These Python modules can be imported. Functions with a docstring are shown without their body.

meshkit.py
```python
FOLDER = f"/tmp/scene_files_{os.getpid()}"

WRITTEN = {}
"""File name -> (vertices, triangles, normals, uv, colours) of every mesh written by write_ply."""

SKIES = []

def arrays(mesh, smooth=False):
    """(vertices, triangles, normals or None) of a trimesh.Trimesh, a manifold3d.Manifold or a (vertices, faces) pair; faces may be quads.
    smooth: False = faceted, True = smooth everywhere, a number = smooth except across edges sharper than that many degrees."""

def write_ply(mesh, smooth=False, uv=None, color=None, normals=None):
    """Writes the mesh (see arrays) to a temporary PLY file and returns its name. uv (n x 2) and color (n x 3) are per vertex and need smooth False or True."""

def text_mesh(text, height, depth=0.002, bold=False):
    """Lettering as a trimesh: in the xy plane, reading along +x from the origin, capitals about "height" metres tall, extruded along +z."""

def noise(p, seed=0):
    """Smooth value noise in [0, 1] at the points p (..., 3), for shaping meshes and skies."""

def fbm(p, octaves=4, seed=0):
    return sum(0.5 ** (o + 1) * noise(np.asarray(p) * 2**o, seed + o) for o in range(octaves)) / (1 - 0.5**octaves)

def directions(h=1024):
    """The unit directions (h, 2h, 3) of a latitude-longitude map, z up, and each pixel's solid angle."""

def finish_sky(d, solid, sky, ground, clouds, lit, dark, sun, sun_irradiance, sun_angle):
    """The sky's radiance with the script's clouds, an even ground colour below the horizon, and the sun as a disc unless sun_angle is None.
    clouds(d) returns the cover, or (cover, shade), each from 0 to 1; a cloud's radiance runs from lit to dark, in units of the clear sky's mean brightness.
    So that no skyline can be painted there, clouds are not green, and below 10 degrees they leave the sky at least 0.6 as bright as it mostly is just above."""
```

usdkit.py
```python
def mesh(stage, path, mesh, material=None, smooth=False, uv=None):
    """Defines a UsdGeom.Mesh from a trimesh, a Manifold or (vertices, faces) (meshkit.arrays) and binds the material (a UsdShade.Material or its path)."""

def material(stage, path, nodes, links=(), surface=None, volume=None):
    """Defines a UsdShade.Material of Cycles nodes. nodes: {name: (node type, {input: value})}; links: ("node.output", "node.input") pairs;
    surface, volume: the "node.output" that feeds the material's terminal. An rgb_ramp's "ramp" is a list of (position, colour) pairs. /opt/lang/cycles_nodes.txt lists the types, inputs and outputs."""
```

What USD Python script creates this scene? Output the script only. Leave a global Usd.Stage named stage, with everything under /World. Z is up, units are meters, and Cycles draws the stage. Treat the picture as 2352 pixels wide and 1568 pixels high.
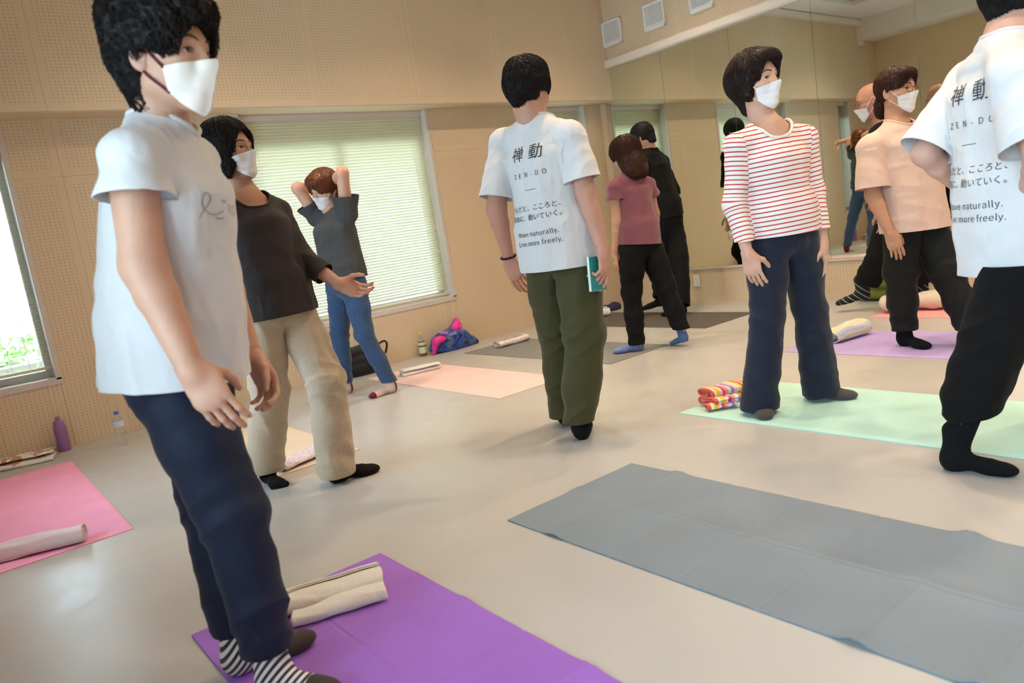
import math, glob, zlib
import numpy as np, trimesh
from pxr import Usd, UsdGeom, UsdLux, UsdShade, Sdf, Gf, Vt
import usdkit, meshkit

# ------------------------------------------------------------------ camera, sky, lamps, exposure
stage = Usd.Stage.CreateInMemory()
UsdGeom.SetStageUpAxis(stage, 'Z'); UsdGeom.SetStageMetersPerUnit(stage, 1.0)
UsdGeom.Xform.Define(stage, '/World')
W, H, FPX = 2352.0, 1568.0, 1690.3
YAW, PITCH, ROLL = (math.radians(a) for a in (37.228, -8.747, -8.607))
EYE = np.array([0, 0, 1.0])


def cam_basis():
    f = np.array([math.sin(YAW) * math.cos(PITCH), math.cos(YAW) * math.cos(PITCH), math.sin(PITCH)])
    r = np.array([math.cos(YAW), -math.sin(YAW), 0]); u = np.cross(r, f)
    c, s = math.cos(ROLL), math.sin(ROLL)
    return np.array([c * r + s * u, -s * r + c * u, f])


CB = cam_basis()
FWD = np.array([CB[2][0], CB[2][1], 0]); FWD /= np.linalg.norm(FWD)      # horizontal viewing direction
RGT = np.array([FWD[1], -FWD[0], 0])
cam = UsdGeom.Camera.Define(stage, '/World/camera')
cam.CreateHorizontalApertureAttr(36.0); cam.CreateFocalLengthAttr(36.0 * FPX / W)
cam.CreateFStopAttr(3.2); cam.CreateFocusDistanceAttr(3.4)
EXPOSURE = -0.06
cam.CreateExposureAttr(EXPOSURE)
mw = Gf.Matrix4d(*[float(x) for row in ((*CB[0], 0), (*CB[1], 0), (*(-CB[2]), 0), (*EYE, 1)) for x in row])
cam.AddTransformOp().Set(mw)

dome = UsdLux.DomeLight.Define(stage, '/World/sky')
dome.CreateColorAttr(Gf.Vec3f(0.66, 0.84, 1.0)); dome.CreateIntensityAttr(3.9)
LAMP_COLOR, LAMP_POWER = (1.0, 0.76, 0.52), 480.0
LAMP_XY = [(x, 4.2) for x in (1.75, 3.3, 4.9)] + [(x, y) for y in (2.3, 0.45, -1.4) for x in (2.35, 3.6, 4.9)]


# ------------------------------------------------------------------ helpers
used = {}


def pname(parent, name):
    k = (parent, name); n = used.get(k, 0); used[k] = n + 1
    return f'{parent}/{name}' + (f'_{n:03d}' if n else '')


def meta(p, label=None, cat=None, group=None, kind=None):
    for k, v in (('label', label), ('category', cat), ('group', group), ('kind', kind)):
        if v: p.SetCustomDataByKey(k, v)
    return p


def thing(name, label, cat, loc=(0, 0, 0), rotz=0.0, group=None, kind=None):
    x = UsdGeom.Xform.Define(stage, pname('/World', name))
    if any(loc): x.AddTranslateOp().Set(Gf.Vec3d(*map(float, loc)))
    if rotz: x.AddRotateZOp().Set(float(rotz))
    return meta(x.GetPrim(), label, cat, group, kind)


def part(parent, name, mesh, m, smooth=False, label=None, kind=None, prim=None, uv=None):
    path = '/World' if parent is None else str(parent.GetPath())
    g = usdkit.mesh(stage, pname(path, name), mesh, m, smooth=smooth, uv=uv)
    for k, v in (prim or {}).items():
        UsdGeom.PrimvarsAPI(g).CreatePrimvar(k, Sdf.ValueTypeNames.FloatArray, 'vertex').Set(Vt.FloatArray.FromNumpy(np.asarray(v, np.float32)))
    return meta(g.GetPrim(), label, None, None, kind)


def top(name, mesh, m, label, cat, smooth=False, group=None, kind=None, prim=None):
    return meta(part(None, name, mesh, m, smooth, prim=prim), label, cat, group, kind)


def struct(name, mesh, m, parent=None, smooth=False):
    p = part(parent, name, mesh, m, smooth)
    if parent is None: p.SetCustomDataByKey('kind', 'structure')
    return p


def frame(name, kind='structure'):
    x = UsdGeom.Xform.Define(stage, pname('/World', name)); return meta(x.GetPrim(), kind=kind)


def copy_of(root, name, label, cat, group, loc, rotz=0.0):
    x = thing(name, label, cat, loc, rotz, group)
    x.GetReferences().AddInternalReference(root.GetPath()); x.SetInstanceable(True)
    return x


def box(x0, x1, y0, y1, z0, z1, bev=0.0):
    b = trimesh.creation.box([x1 - x0, y1 - y0, z1 - z0])
    if bev:
        b = bevel_box(x1 - x0, y1 - y0, z1 - z0, bev)
    b.apply_translation([(x0 + x1) / 2, (y0 + y1) / 2, (z0 + z1) / 2]); return b


def bevel_box(a, b, c, r):
    p = []
    for sx in (-1, 1):
        for sy in (-1, 1):
            for sz in (-1, 1):
                for k in range(3):
                    v = np.array([sx * a / 2, sy * b / 2, sz * c / 2]); s = np.array([sx, sy, sz]) * r
                    s[k] = 0; p.append(v - s)
    return trimesh.convex.convex_hull(np.array(p))


def cat(*ms):
    return trimesh.util.concatenate([m for m in ms])


def orient(t):
    """Turns a closed mesh right side out."""
    v = t.vertices[t.faces]; t.faces = t.faces[:, ::-1] if np.einsum('ij,ij->', v[:, 0], np.cross(v[:, 1], v[:, 2])) < 0 else t.faces
    return t


def rotz(m, a, about=(0, 0, 0)):
    m = m.copy(); m.apply_transform(trimesh.transformations.rotation_matrix(a, [0, 0, 1], about)); return m


def lathe(profile, n=28):
    return trimesh.creation.revolve(np.array(profile, float), sections=n)


def tube(pts, r, n=8, closed=False):
    pts = np.asarray(pts, float); r = np.broadcast_to(np.asarray(r, float), (len(pts),))
    t = np.gradient(pts, axis=0) if not closed else np.roll(pts, -1, 0) - np.roll(pts, 1, 0)
    t /= np.linalg.norm(t, axis=1, keepdims=True) + 1e-12
    u = np.cross(t[0], [0, 0, 1.0]);
    if np.linalg.norm(u) < 1e-3: u = np.cross(t[0], [1.0, 0, 0])
    V = []
    for i in range(len(pts)):
        u = u - t[i] * np.dot(u, t[i]); u /= np.linalg.norm(u); w = np.cross(t[i], u)
        a = np.arange(n) * 2 * math.pi / n
        V.append(pts[i] + r[i] * (np.cos(a)[:, None] * u + np.sin(a)[:, None] * w))
    F = []
    m = len(pts)
    for i in range(m if closed else m - 1):
        for j in range(n):
            a, b = i * n + j, i * n + (j + 1) % n; c, d = ((i + 1) % m) * n + j, ((i + 1) % m) * n + (j + 1) % n
            F += [(a, b, d), (a, d, c)]
    V = np.vstack(V)
    if not closed:
        for e, o in ((0, 1), (m - 1, 0)):
            V = np.vstack([V, pts[e]]); k = len(V) - 1
            for j in range(n):
                q = (e * n + j, e * n + (j + 1) % n)
                F.append((k, q[1], q[0]) if o else (k, q[0], q[1]))
    return trimesh.Trimesh(V, F, process=False)


def spline(pts, n=40, closed=False):
    from scipy.interpolate import CubicSpline
    pts = np.asarray(pts, float)
    if closed: pts = np.vstack([pts, pts[:1]])
    t = np.r_[0, np.cumsum(np.linalg.norm(np.diff(pts, axis=0), axis=1))]
    cs = CubicSpline(t, pts, bc_type='periodic' if closed else 'natural')
    return cs(np.linspace(0, t[-1], n, endpoint=not closed))


def ray(px, py):
    return (px - W / 2) / FPX * CB[0] - (py - H / 2) / FPX * CB[1] + CB[2]


def at(px, py, dep):
    """The point seen at that place of the photograph, DEP metres ahead (measured along the floor)."""
    d = ray(px, py); return EYE + d * dep / np.dot(FWD, d)


def on_floor(px, py, z=0.0):
    d = ray(px, py); return EYE + d * ((z - EYE[2]) / d[2])


# ------------------------------------------------------------------ materials
MATS = {}
L = '/World/Looks/'
UsdGeom.Scope.Define(stage, '/World/Looks')


def srgb(r, g, b):
    return tuple(((c / 255 + 0.055) / 1.055) ** 2.4 if c > 10 else c / 255 / 12.92 for c in (r, g, b))


def plain(name, color, rough=0.6, bump=0.0, bscale=200.0, vary=0.0, vscale=6.0, sheen=0.0, metal=0.0, spec=0.5, stretch=None, detail=3.0, coat=0.0, sss=0.0, space='position'):
    if name in MATS: return MATS[name]
    n = {'p': ('principled_bsdf', {'base_color': color, 'roughness': rough, 'metallic': metal, 'specular_ior_level': spec, 'sheen_weight': sheen, 'sheen_roughness': 0.4, 'coat_weight': coat})}
    if sss: n['p'][1].update(subsurface_weight=sss, subsurface_scale=0.012, subsurface_radius=(1.0, 0.35, 0.2))
    l = []
    src = 'g.position'
    if bump or vary: n['g'] = ('geometry', {})
    if stretch:
        n['mp'] = ('mapping', {'scale': stretch}); l.append(('g.position', 'mp.vector')); src = 'mp.vector'
    if bump:
        n['bn'] = ('noise_texture', {'scale': bscale, 'detail': detail}); n['b'] = ('bump', {'strength': 1.0, 'distance': bump})
        l += [(src, 'bn.vector'), ('bn.fac', 'b.height'), ('b.normal', 'p.normal')]
    if vary:
        n['vn'] = ('noise_texture', {'scale': vscale, 'detail': 5.0})
        n['r'] = ('rgb_ramp', {'ramp': [(0.25, tuple(c * (1 - vary) for c in color)), (0.75, tuple(min(1, c * (1 + vary)) for c in color))]})
        l += [('g.position', 'vn.vector'), ('vn.fac', 'r.fac'), ('r.color', 'p.base_color')]
    MATS[name] = usdkit.material(stage, L + name, n, l, surface='p.BSDF'); return MATS[name]


def glow(name, color, strength):
    return usdkit.material(stage, L + name, {'e': ('emission', {'color': color, 'strength': strength})}, [], surface='e.emission')


def perforated(name, color, axis, u0, v0):
    """Acoustic board: plain margins round every board, inside them a grid of small round holes."""
    PW, PH, PU, PV = 0.91, 1.82, 0.0268, 0.0208
    n = {'g': ('geometry', {}), 's': ('separate_xyz', {}), 'p': ('principled_bsdf', {'roughness': 0.75, 'specular_ior_level': 0.3})}
    l = [('g.position', 's.vector')]
    k = [0]

    def m(op, a, b=0.0, c=0.0):
        k[0] += 1; nm = f'm{k[0]}'; vals = {'math_type': op}
        for i, x in enumerate((a, b, c), 1):
            if isinstance(x, str): l.append((x, f'{nm}.value{i}'))
            else: vals[f'value{i}'] = x
        n[nm] = ('math', vals); return nm + '.value'
    masks, ds = [], []
    for c, o, P, pitch in (('s.' + axis, u0, PW, PU), ('s.z', v0, PH, PV)):
        cnt = int((P - 0.075) / pitch); e = (P - cnt * pitch) / 2
        t = m('floored_modulo', m('subtract', c, o), P)
        q = m('divide', m('subtract', t, e), pitch)
        masks += [m('greater_than', q, 0.0), m('less_than', q, float(cnt))]
        fr = m('subtract', m('fraction', q), 0.5); d = m('multiply', fr, pitch); ds.append(m('multiply', d, d))
    dist = m('sqrt', m('add', ds[0], ds[1]))
    hole = m('less_than', dist, 0.0037)
    for q in masks: hole = m('multiply', hole, q)
    n['c'] = ('mix_color', {'a': color, 'b': tuple(x * 0.58 for x in color)})
    n['vn'] = ('noise_texture', {'scale': 1.3, 'detail': 3.0}); n['vr'] = ('rgb_ramp', {'ramp': [(0.3, (0.96,) * 3), (0.7, (1.0,) * 3)]})
    n['mu'] = ('mix_color', {'blend_type': 'multiply', 'fac': 1.0})
    l.extend([(hole, 'c.fac'), ('g.position', 'vn.vector'), ('vn.fac', 'vr.fac'), ('c.result', 'mu.a'), ('vr.color', 'mu.b'), ('mu.result', 'p.base_color')])
    return usdkit.material(stage, L + name, n, l, surface='p.BSDF')


def pane(name):
    return usdkit.material(stage, L + name, {'t': ('transparent_bsdf', {'color': (0.93, 0.97, 0.97)}), 'g': ('glossy_bsdf', {'color': (1, 1, 1), 'roughness': 0.0}),
                           'f': ('fresnel', {'IOR': 1.45}), 'm': ('mix_closure', {})}, [('f.fac', 'm.fac'), ('t.BSDF', 'm.closure1'), ('g.BSDF', 'm.closure2')], surface='m.closure')


WALL = (0.69, 0.54, 0.365)
m_rear_low = perforated('perforated_board_rear', WALL, 'x', 0.838, -0.058)
m_rear_up = perforated('perforated_board_upper', WALL, 'x', 0.806, 2.137)
m_side = perforated('perforated_board_side', WALL, 'y', 5.46, 0.0)
m_wall = plain('painted_board', WALL, 0.75, vary=0.04, vscale=1.5)
m_ceil = plain('white_ceiling', (0.80, 0.77, 0.74), 0.8)
m_ceil_grey = plain('grey_ceiling', (0.42, 0.40, 0.37), 0.8)
m_white = plain('white_enamel', (0.80, 0.79, 0.77), 0.4)
m_trim = plain('cream_trim', (0.78, 0.70, 0.60), 0.45)
m_dark = plain('dark_gap', (0.05, 0.048, 0.045), 0.8)
m_alu = plain('window_aluminium', (0.62, 0.55, 0.50), 0.4)
m_glass = pane('window_glass')
m_mirror = usdkit.material(stage, L + 'mirror_glass', {'m': ('glossy_bsdf', {'color': (0.80, 0.86, 0.78), 'roughness': 0.0})}, [], surface='m.BSDF')
m_seam = plain('mirror_edge', (0.12, 0.16, 0.13), 0.3)
m_slat = usdkit.material(stage, L + 'blind_slat', {'d': ('principled_bsdf', {'base_color': (0.72, 0.68, 0.47), 'roughness': 0.45}), 't': ('translucent_bsdf', {'color': (0.72, 0.71, 0.53)}), 'm': ('mix_closure', {'fac': 0.13})},
                         [('d.BSDF', 'm.closure1'), ('t.BSDF', 'm.closure2')], surface='m.closure')
m_cord = plain('blind_cord', (0.75, 0.72, 0.62), 0.6)
m_floor = usdkit.material(stage, L + 'vinyl_floor', {
    'g': ('geometry', {}), 'n1': ('noise_texture', {'scale': 0.9, 'detail': 4.0}), 'r1': ('rgb_ramp', {'ramp': [(0.3, (0.435, 0.42, 0.40)), (0.7, (0.465, 0.45, 0.425))]}),
    'n2': ('noise_texture', {'scale': 3.1, 'detail': 6.0, 'roughness': 0.7}), 'r2': ('rgb_ramp', {'ramp': [(0.35, (0.31,) * 3), (0.7, (0.40,) * 3)]}),
    'n3': ('noise_texture', {'scale': 60.0, 'detail': 2.0}), 'b': ('bump', {'strength': 0.25, 'distance': 0.0006}),
    'p': ('principled_bsdf', {'specular_ior_level': 0.38})},
    [('g.position', 'n1.vector'), ('g.position', 'n2.vector'), ('g.position', 'n3.vector'), ('n1.fac', 'r1.fac'), ('r1.color', 'p.base_color'), ('n2.fac', 'r2.fac'), ('r2.color', 'p.roughness'), ('n3.fac', 'b.height'), ('b.normal', 'p.normal')], surface='p.BSDF')
# ------------------------------------------------------------------ the room
YR, YU, ZL, ZC = 5.669, 5.455, 2.137, 3.27          # rear wall, its overhanging upper part, the ledge, the ceiling
XL, YF = -0.45, -3.2                                 # left wall, wall behind the photographer
TH = 0.018868; MN = np.array([math.cos(TH), math.sin(TH), 0]); MD = 6.018   # the mirror wall stands a degree off square


def xm(y): return (MD - y * math.sin(TH)) / math.cos(TH)


struct('floor', box(XL - 0.2, 6.4, YF - 0.2, YR + 0.2, -0.12, 0.0), m_floor)
# ceiling: white border round a recessed grey field
GX0, GX1, GY0, GY1 = 1.23, 5.5, -2.6, 5.02
ce = frame('ceiling')
for b in ((XL - .2, GX0, YF - .2, YR + .2), (GX1, 6.4, YF - .2, YR + .2), (GX0, GX1, GY1, YR + .2), (GX0, GX1, YF - .2, GY0)):
    struct('ceiling_border', box(*b, ZC, ZC + 0.2), m_ceil, ce)
struct('ceiling_field', box(GX0 - .02, GX1 + .02, GY0 - .02, GY1 + .02, ZC + 0.06, ZC + 0.2), m_ceil_grey, ce)
# a boxed beam along the left wall and a cornice along the rear one
struct('trim_1', box(XL - .02, 0.16, YF, YU + .05, 2.998, ZC + .01), m_ceil)
struct('trim_2', box(0.16, 6.0, YU - 0.07, YU + .02, 3.18, ZC - .012), m_trim)
struct('trim_3', box(0.10, 0.20, YU - 0.06, YU + .02, 2.90, 3.18), m_trim)

# rear wall: openings between piers, each pier and apron faced with perforated boards
WIN = [(0.165, 0.545, 0.46, ZL), (2.05, 3.735, 0.45, ZL), (4.765, 5.70, 0.45, ZL)]
wr = frame('wall_rear')
T = 0.018


def boards(parent, x0, x1, z0, z1, y, mat, xo, zo):
    """Perforated boards 0.91 x 1.82 m with open joints, cut to the pier."""
    xs = [x0] + [xo + .91 * k for k in range(-5, 10) if x0 + .02 < xo + .91 * k < x1 - .02] + [x1]
    zs = [z0] + [zo + 1.82 * k for k in range(-1, 3) if z0 + .02 < zo + 1.82 * k < z1 - .02] + [z1]
    for a, b in zip(xs[:-1], xs[1:]):
        for c, d in zip(zs[:-1], zs[1:]):
            struct('wall_panel', box(a + .0006, b - .0006, y, y + T, c + .0006, d - .0006), mat, parent)


edges = [XL] + [v for w in WIN for v in w[:2]] + [5.96]
for i in range(0, len(edges), 2):
    boards(wr, edges[i], edges[i + 1], 0.0, ZL, YR, m_rear_low, 0.838, -0.058)
    struct('wall_core', box(edges[i], edges[i + 1], YR + T + .004, YR + 0.2, 0, ZL), m_wall, wr)
for a, b, z0, z1 in WIN:
    boards(wr, a, b, 0.0, z0, YR, m_rear_low, 0.838, -0.058)
    struct('wall_core', box(a, b, YR + T + .004, YR + 0.2, 0, z0), m_wall, wr)
boards(wr, XL, 5.95, ZL, ZC, YU, m_rear_up, 0.806, ZL)
struct('wall_core', box(XL, 5.95, YU + T + .004, YR + 0.2, ZL + .001, ZC), m_wall, wr)
struct('wall_soffit', box(XL, 5.95, YU + T, YR + 0.2, ZL - .004, ZL + .001), m_wall, wr)

# mirror wall
wm = frame('wall_right')


def onwall(m):
    """From wall coordinates (s along the wall = y, depth into the wall, z) to the slightly turned mirror wall."""
    return m


def wbox(s0, s1, d0, d1, z0, z1, bev=0.0):
    """A box on the mirror wall: s runs along y, d is the distance out of the wall into the room."""
    b = box(-d1, -d0, s0, s1, z0, z1, bev)
    b.apply_transform(trimesh.transformations.rotation_matrix(TH, [0, 0, 1])); b.apply_translation([MN[0] * MD, MN[1] * MD, 0]); return b


def wpt(s, d, z):
    return np.array([MN[0] * MD, MN[1] * MD, 0]) + np.array([-math.sin(TH), math.cos(TH), 0]) * s - MN * d + np.array([0, 0, z])


S0, MZ0, MZ1 = 5.455, 0.339, 2.445
for k in range(-1, 10):
    a, b = S0 + .25 - .91 * k - .91, S0 + .25 - .91 * k
    a, b = max(a, YF), min(b, 5.75)
    if b - a > .05:
        struct('wall_panel', wbox(a + .0006, b - .0006, -.02, -.002, 0, MZ0 - .0), m_side, wm)
        struct('wall_panel', wbox(a + .0006, b - .0006, -.02, -.002, MZ1, ZC), m_side, wm)
struct('wall_core', wbox(YF - .2, 5.9, -.2, -.024, 0, ZC), m_wall, wm)
SE = [5.452, 4.673, 3.917, 3.143, 2.357, 1.58, 0.80, 0.02, -0.76, -1.54]
place = ['beside the rear corner', 'second from the rear corner', 'third from the rear corner', 'fourth from the rear corner, behind the striped shirt', 'fifth from the rear corner, behind the pink shirt', 'sixth from the rear corner', 'seventh from the rear corner', 'eighth from the rear corner', 'farthest from the rear corner']
for k in range(len(SE) - 1):
    mp = thing('mirror_panel', 'tall wall mirror panel ' + place[k], 'mirror', group='mirror panels along the dance studio wall')
    part(mp, 'mirror_glass', wbox(SE[k + 1] + .0015, SE[k] - .0015, -.001, .004, MZ0, MZ1), m_mirror)
    part(mp, 'backing', wbox(SE[k + 1], SE[k], -.0015, -.0008, MZ0 - .004, MZ1), m_seam)
struct('trim_4', wbox(-1.6, 5.452, -.001, .055, MZ1 + .005, MZ1 + .085, .012), m_trim)
struct('trim_5', wbox(-1.6, 5.452, -.001, .012, MZ0 - .022, MZ0 - .002), m_alu)

# left wall with two wide windows
wl = frame('wall_left')
LW = [(2.75, 4.62, 0.45, 2.02), (-1.6, 1.55, 0.45, 2.02)]
ys = [YF] + [v for w in sorted(LW) for v in w[:2]] + [YR + .2]
for i in range(0, len(ys), 2): struct('wall_core', box(XL - .2, XL, ys[i], ys[i + 1], 0, ZC), m_wall, wl)
for a, b, z0, z1 in LW:
    struct('wall_core', box(XL - .2, XL, a, b, 0, z0), m_wall, wl); struct('wall_core', box(XL - .2, XL, a, b, z1, ZC), m_wall, wl)
struct('wall_front', box(XL - .2, 6.4, YF - .2, YF, 0, ZC), m_wall)

# windows
m_sash = plain('window_sash', (0.55, 0.53, 0.48), 0.5)
for k, (a, b, z0, z1) in enumerate(WIN):
    w = frame(f'window_{k + 1}'); y0 = YR - .006; f = .016
    struct('window_frame', cat(box(a - .012, a + f, y0, YR + .2, z0, z1 - .006), box(b - f, b + .012, y0, YR + .2, z0, z1 - .006),
                               box(a + f, b - f, YR + .06, YR + .2, z1 - .05, z1 - .006), box(a - .012, b + .012, y0, YR + .2, z0 - .03, z0 + .012)), m_alu, w)
    c = (a + b) / 2
    g = .075 if b - a > .6 else .055
    struct('window_sash', cat(box(a + f, a + g, YR + .14, YR + .19, z0, z1 - .05), box(b - g, b - f, YR + .14, YR + .19, z0, z1 - .05), box(a + g, b - g, YR + .14, YR + .19, z1 - .24, z1 - .05), box(a + g, b - g, YR + .14, YR + .19, z0, z0 + .06)), m_sash, w)
    if b - a > 0.6:
        struct('window_mullion', box(c - .022, c + .022, YR + .145, YR + .18, z0, z1 - .05), m_alu, w)
    struct('window_pane', box(a + g, b - g, YR + .165, YR + .169, z0 + .06, z1 - .24), m_glass, w)
for k, (a, b, z0, z1) in enumerate(LW):
    w = frame(f'window_{k + 4}'); f = .05
    struct('window_frame', cat(box(XL - .2, XL + .012, a - .02, a + f, z0 - .03, z1 + .1), box(XL - .2, XL + .012, b - f, b + .02, z0 - .03, z1 + .1),
                               box(XL - .2, XL + .03, a + f, b - f, z1, z1 + .1), box(XL - .2, XL + .012, a + f, b - f, z0 - .03, z0 + .02)), m_alu, w)
    for q in (1, 2):
        y = a + (b - a) * q / 3; struct('window_mullion', box(XL - .14, XL - .10, y - .025, y + .025, z0, z1), m_alu, w)
    struct('window_pane', box(XL - .125, XL - .121, a + f, b - f, z0, z1), m_glass, w)

# venetian blinds in the rear windows
def blind(k, label, tilt, zb):
    a, b, z0, z1 = WIN[k]; a += .02; b -= .02; y = YR + .085
    t = thing('venetian_blind', label, 'blind')
    part(t, 'head_rail', box(a, b, y - .02, y + .02, z1 - .038, z1 - .004, .004), m_slat)
    n = int((z1 - .05 - zb) / .0245); dep = .0255
    u = np.linspace(-1, 1, 4); cv = .0022 * (1 - u * u)
    pr = np.c_[u * dep / 2, cv]; c, s = math.cos(tilt), math.sin(tilt)
    pr = np.c_[pr[:, 0] * c - pr[:, 1] * s, pr[:, 0] * s + pr[:, 1] * c]
    for i in range(n):
        z = z1 - .055 - i * .0245
        V = np.array([(x, y + p[0], z + p[1]) for x in (a, b) for p in pr]); m = len(pr)
        F = []
        for j in range(m - 1): F += [(j, j + 1, m + j + 1), (j, m + j + 1, m + j)]
        part(t, 'slat', trimesh.Trimesh(V, F, process=False), m_slat, smooth=True)
    part(t, 'bottom_rail', box(a, b, y - .014, y + .014, zb - .022, zb - .004, .004), m_slat)
    for q in (np.linspace(a + .12, b - .12, 3 if b - a > 1 else 2)):
        part(t, 'ladder_cord', tube([(q, y - .014, z1 - .05), (q, y - .0145, zb)], .0012, 4), m_cord)
    part(t, 'pull_cord', tube(spline([(b - .04, y - .03, z1 - .05), (b - .045, y - .1, .6), (b - .05, y - .115, .25)], 8), .0015, 5), m_cord)


blind(0, 'open venetian blind in the narrow leftmost window with greenery outside', 0.10, .555)
blind(1, 'closed greenish cream venetian blind filling the wide middle window', -1.12, .50)
blind(2, 'venetian blind in the window next to the mirror corner', -0.95, .49)

# three square ventilation grilles high on the mirror wall
where = ['nearest the rear corner', 'middle of the three', 'cut by the top edge of the photo']
for k, s in enumerate((5.225, 4.68, 4.143)):
    v = thing('vent_grille', 'square white slotted vent grille above the mirror, ' + where[k], 'vent', group='vent grilles above the mirror')
    part(v, 'grille_frame', cat(*[wbox(s - .125, s + .125, 0, .035, z, z + .022, .006) for z in (2.655, 2.873)], *[wbox(y, y + .022, 0, .035, 2.655, 2.895, .006) for y in (s - .125, s + .103)], wbox(s - .115, s + .115, .0, .03, 2.65, 2.70, .006)), m_white)
    part(v, 'backing', wbox(s - .11, s + .11, -.001, .004, 2.67, 2.88), m_dark)
    for i in range(15): part(v, 'slat', wbox(s - .098 + i * .0137, s - .0905 + i * .0137, .012, .03, 2.69, 2.878), m_white)
o = thing('wall_outlet', 'white double power outlet low on the wall under the mirror', 'outlet')
part(o, 'cover_plate', wbox(4.50, 4.57, 0, .009, .145, .262, .003), m_white)
for z in (.175, .215): part(o, 'socket', wbox(4.52, 4.55, .008, .0105, z, z + .022), m_trim)

# recessed ceiling lamps
m_diff = glow('lamp_diffuser', LAMP_COLOR, 6.0)
for i, (x, y) in enumerate(LAMP_XY):
    zc = ZC + (.06 if GX0 < x < GX1 and GY0 < y < GY1 else 0.0)
    t = thing("ceiling_downlight", "round warm white surface ceiling downlight", 'ceiling light', (x, y, zc), group='downlights in the studio ceiling')
    part(t, 'housing', lathe([(.118, 0), (.126, 0), (.126, -.125), (.122, -.13), (.112, -.125), (.112, -.01), (.0, -.008)], 28), m_white, smooth=30)
    part(t, 'diffuser', trimesh.creation.cylinder(.10, .004, sections=24, transform=trimesh.transformations.translation_matrix([0, 0, -.015])), m_diff)
    d = UsdLux.DiskLight.Define(stage, str(t.GetPath()) + '/lamp'); d.CreateRadiusAttr(.085); d.CreateIntensityAttr(LAMP_POWER); d.CreateColorAttr(Gf.Vec3f(*LAMP_COLOR))
    d.AddTranslateOp().Set(Gf.Vec3d(0, 0, -.025))

# outside: paving, a clipped hedge, bare shrubs
m_pave = plain('outside_paving', (0.42, 0.50, 0.50), 0.8, vary=.1)
m_leaf = plain('hedge_leaf', (0.16, 0.34, 0.05), 0.5, vary=.5, vscale=9)
m_twig = plain('twig', (0.22, 0.18, 0.14), 0.8)
meta(struct('ground_outside', box(-14, 10, YR + .25, 18, -.5, -.35), m_pave), kind='structure')
rng = np.random.default_rng(4)
for hx, lab in ((-0.9, 'clipped green hedge outside the leftmost window'),):
    n = 5200; c = np.c_[rng.uniform(-3.2, 2.6, n), rng.uniform(7.5, 8.5, n), -.35 + rng.uniform(0, 1, n) ** .7 * 1.05]
    d = rng.normal(size=(n, 3)); d /= np.linalg.norm(d, axis=1)[:, None]; e = np.cross(d, rng.normal(size=(n, 3))); e /= np.linalg.norm(e, axis=1)[:, None]
    s = rng.uniform(.03, .055, n)[:, None]
    V = np.stack([c - d * s, c + e * s * .5, c + d * s, c - e * s * .5], 1).reshape(-1, 3); q = np.arange(n)[:, None] * 4
    F = np.vstack([q + [0, 1, 2], q + [0, 2, 3]])
    h = thing('hedge', lab, 'hedge'); part(h, 'leaf_mass', trimesh.Trimesh(V, F, process=False), m_leaf, kind='stuff'); part(h, 'inner_branches', box(-3.1, 2.5, 7.7, 8.3, -.35, .45), m_twig)
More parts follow.
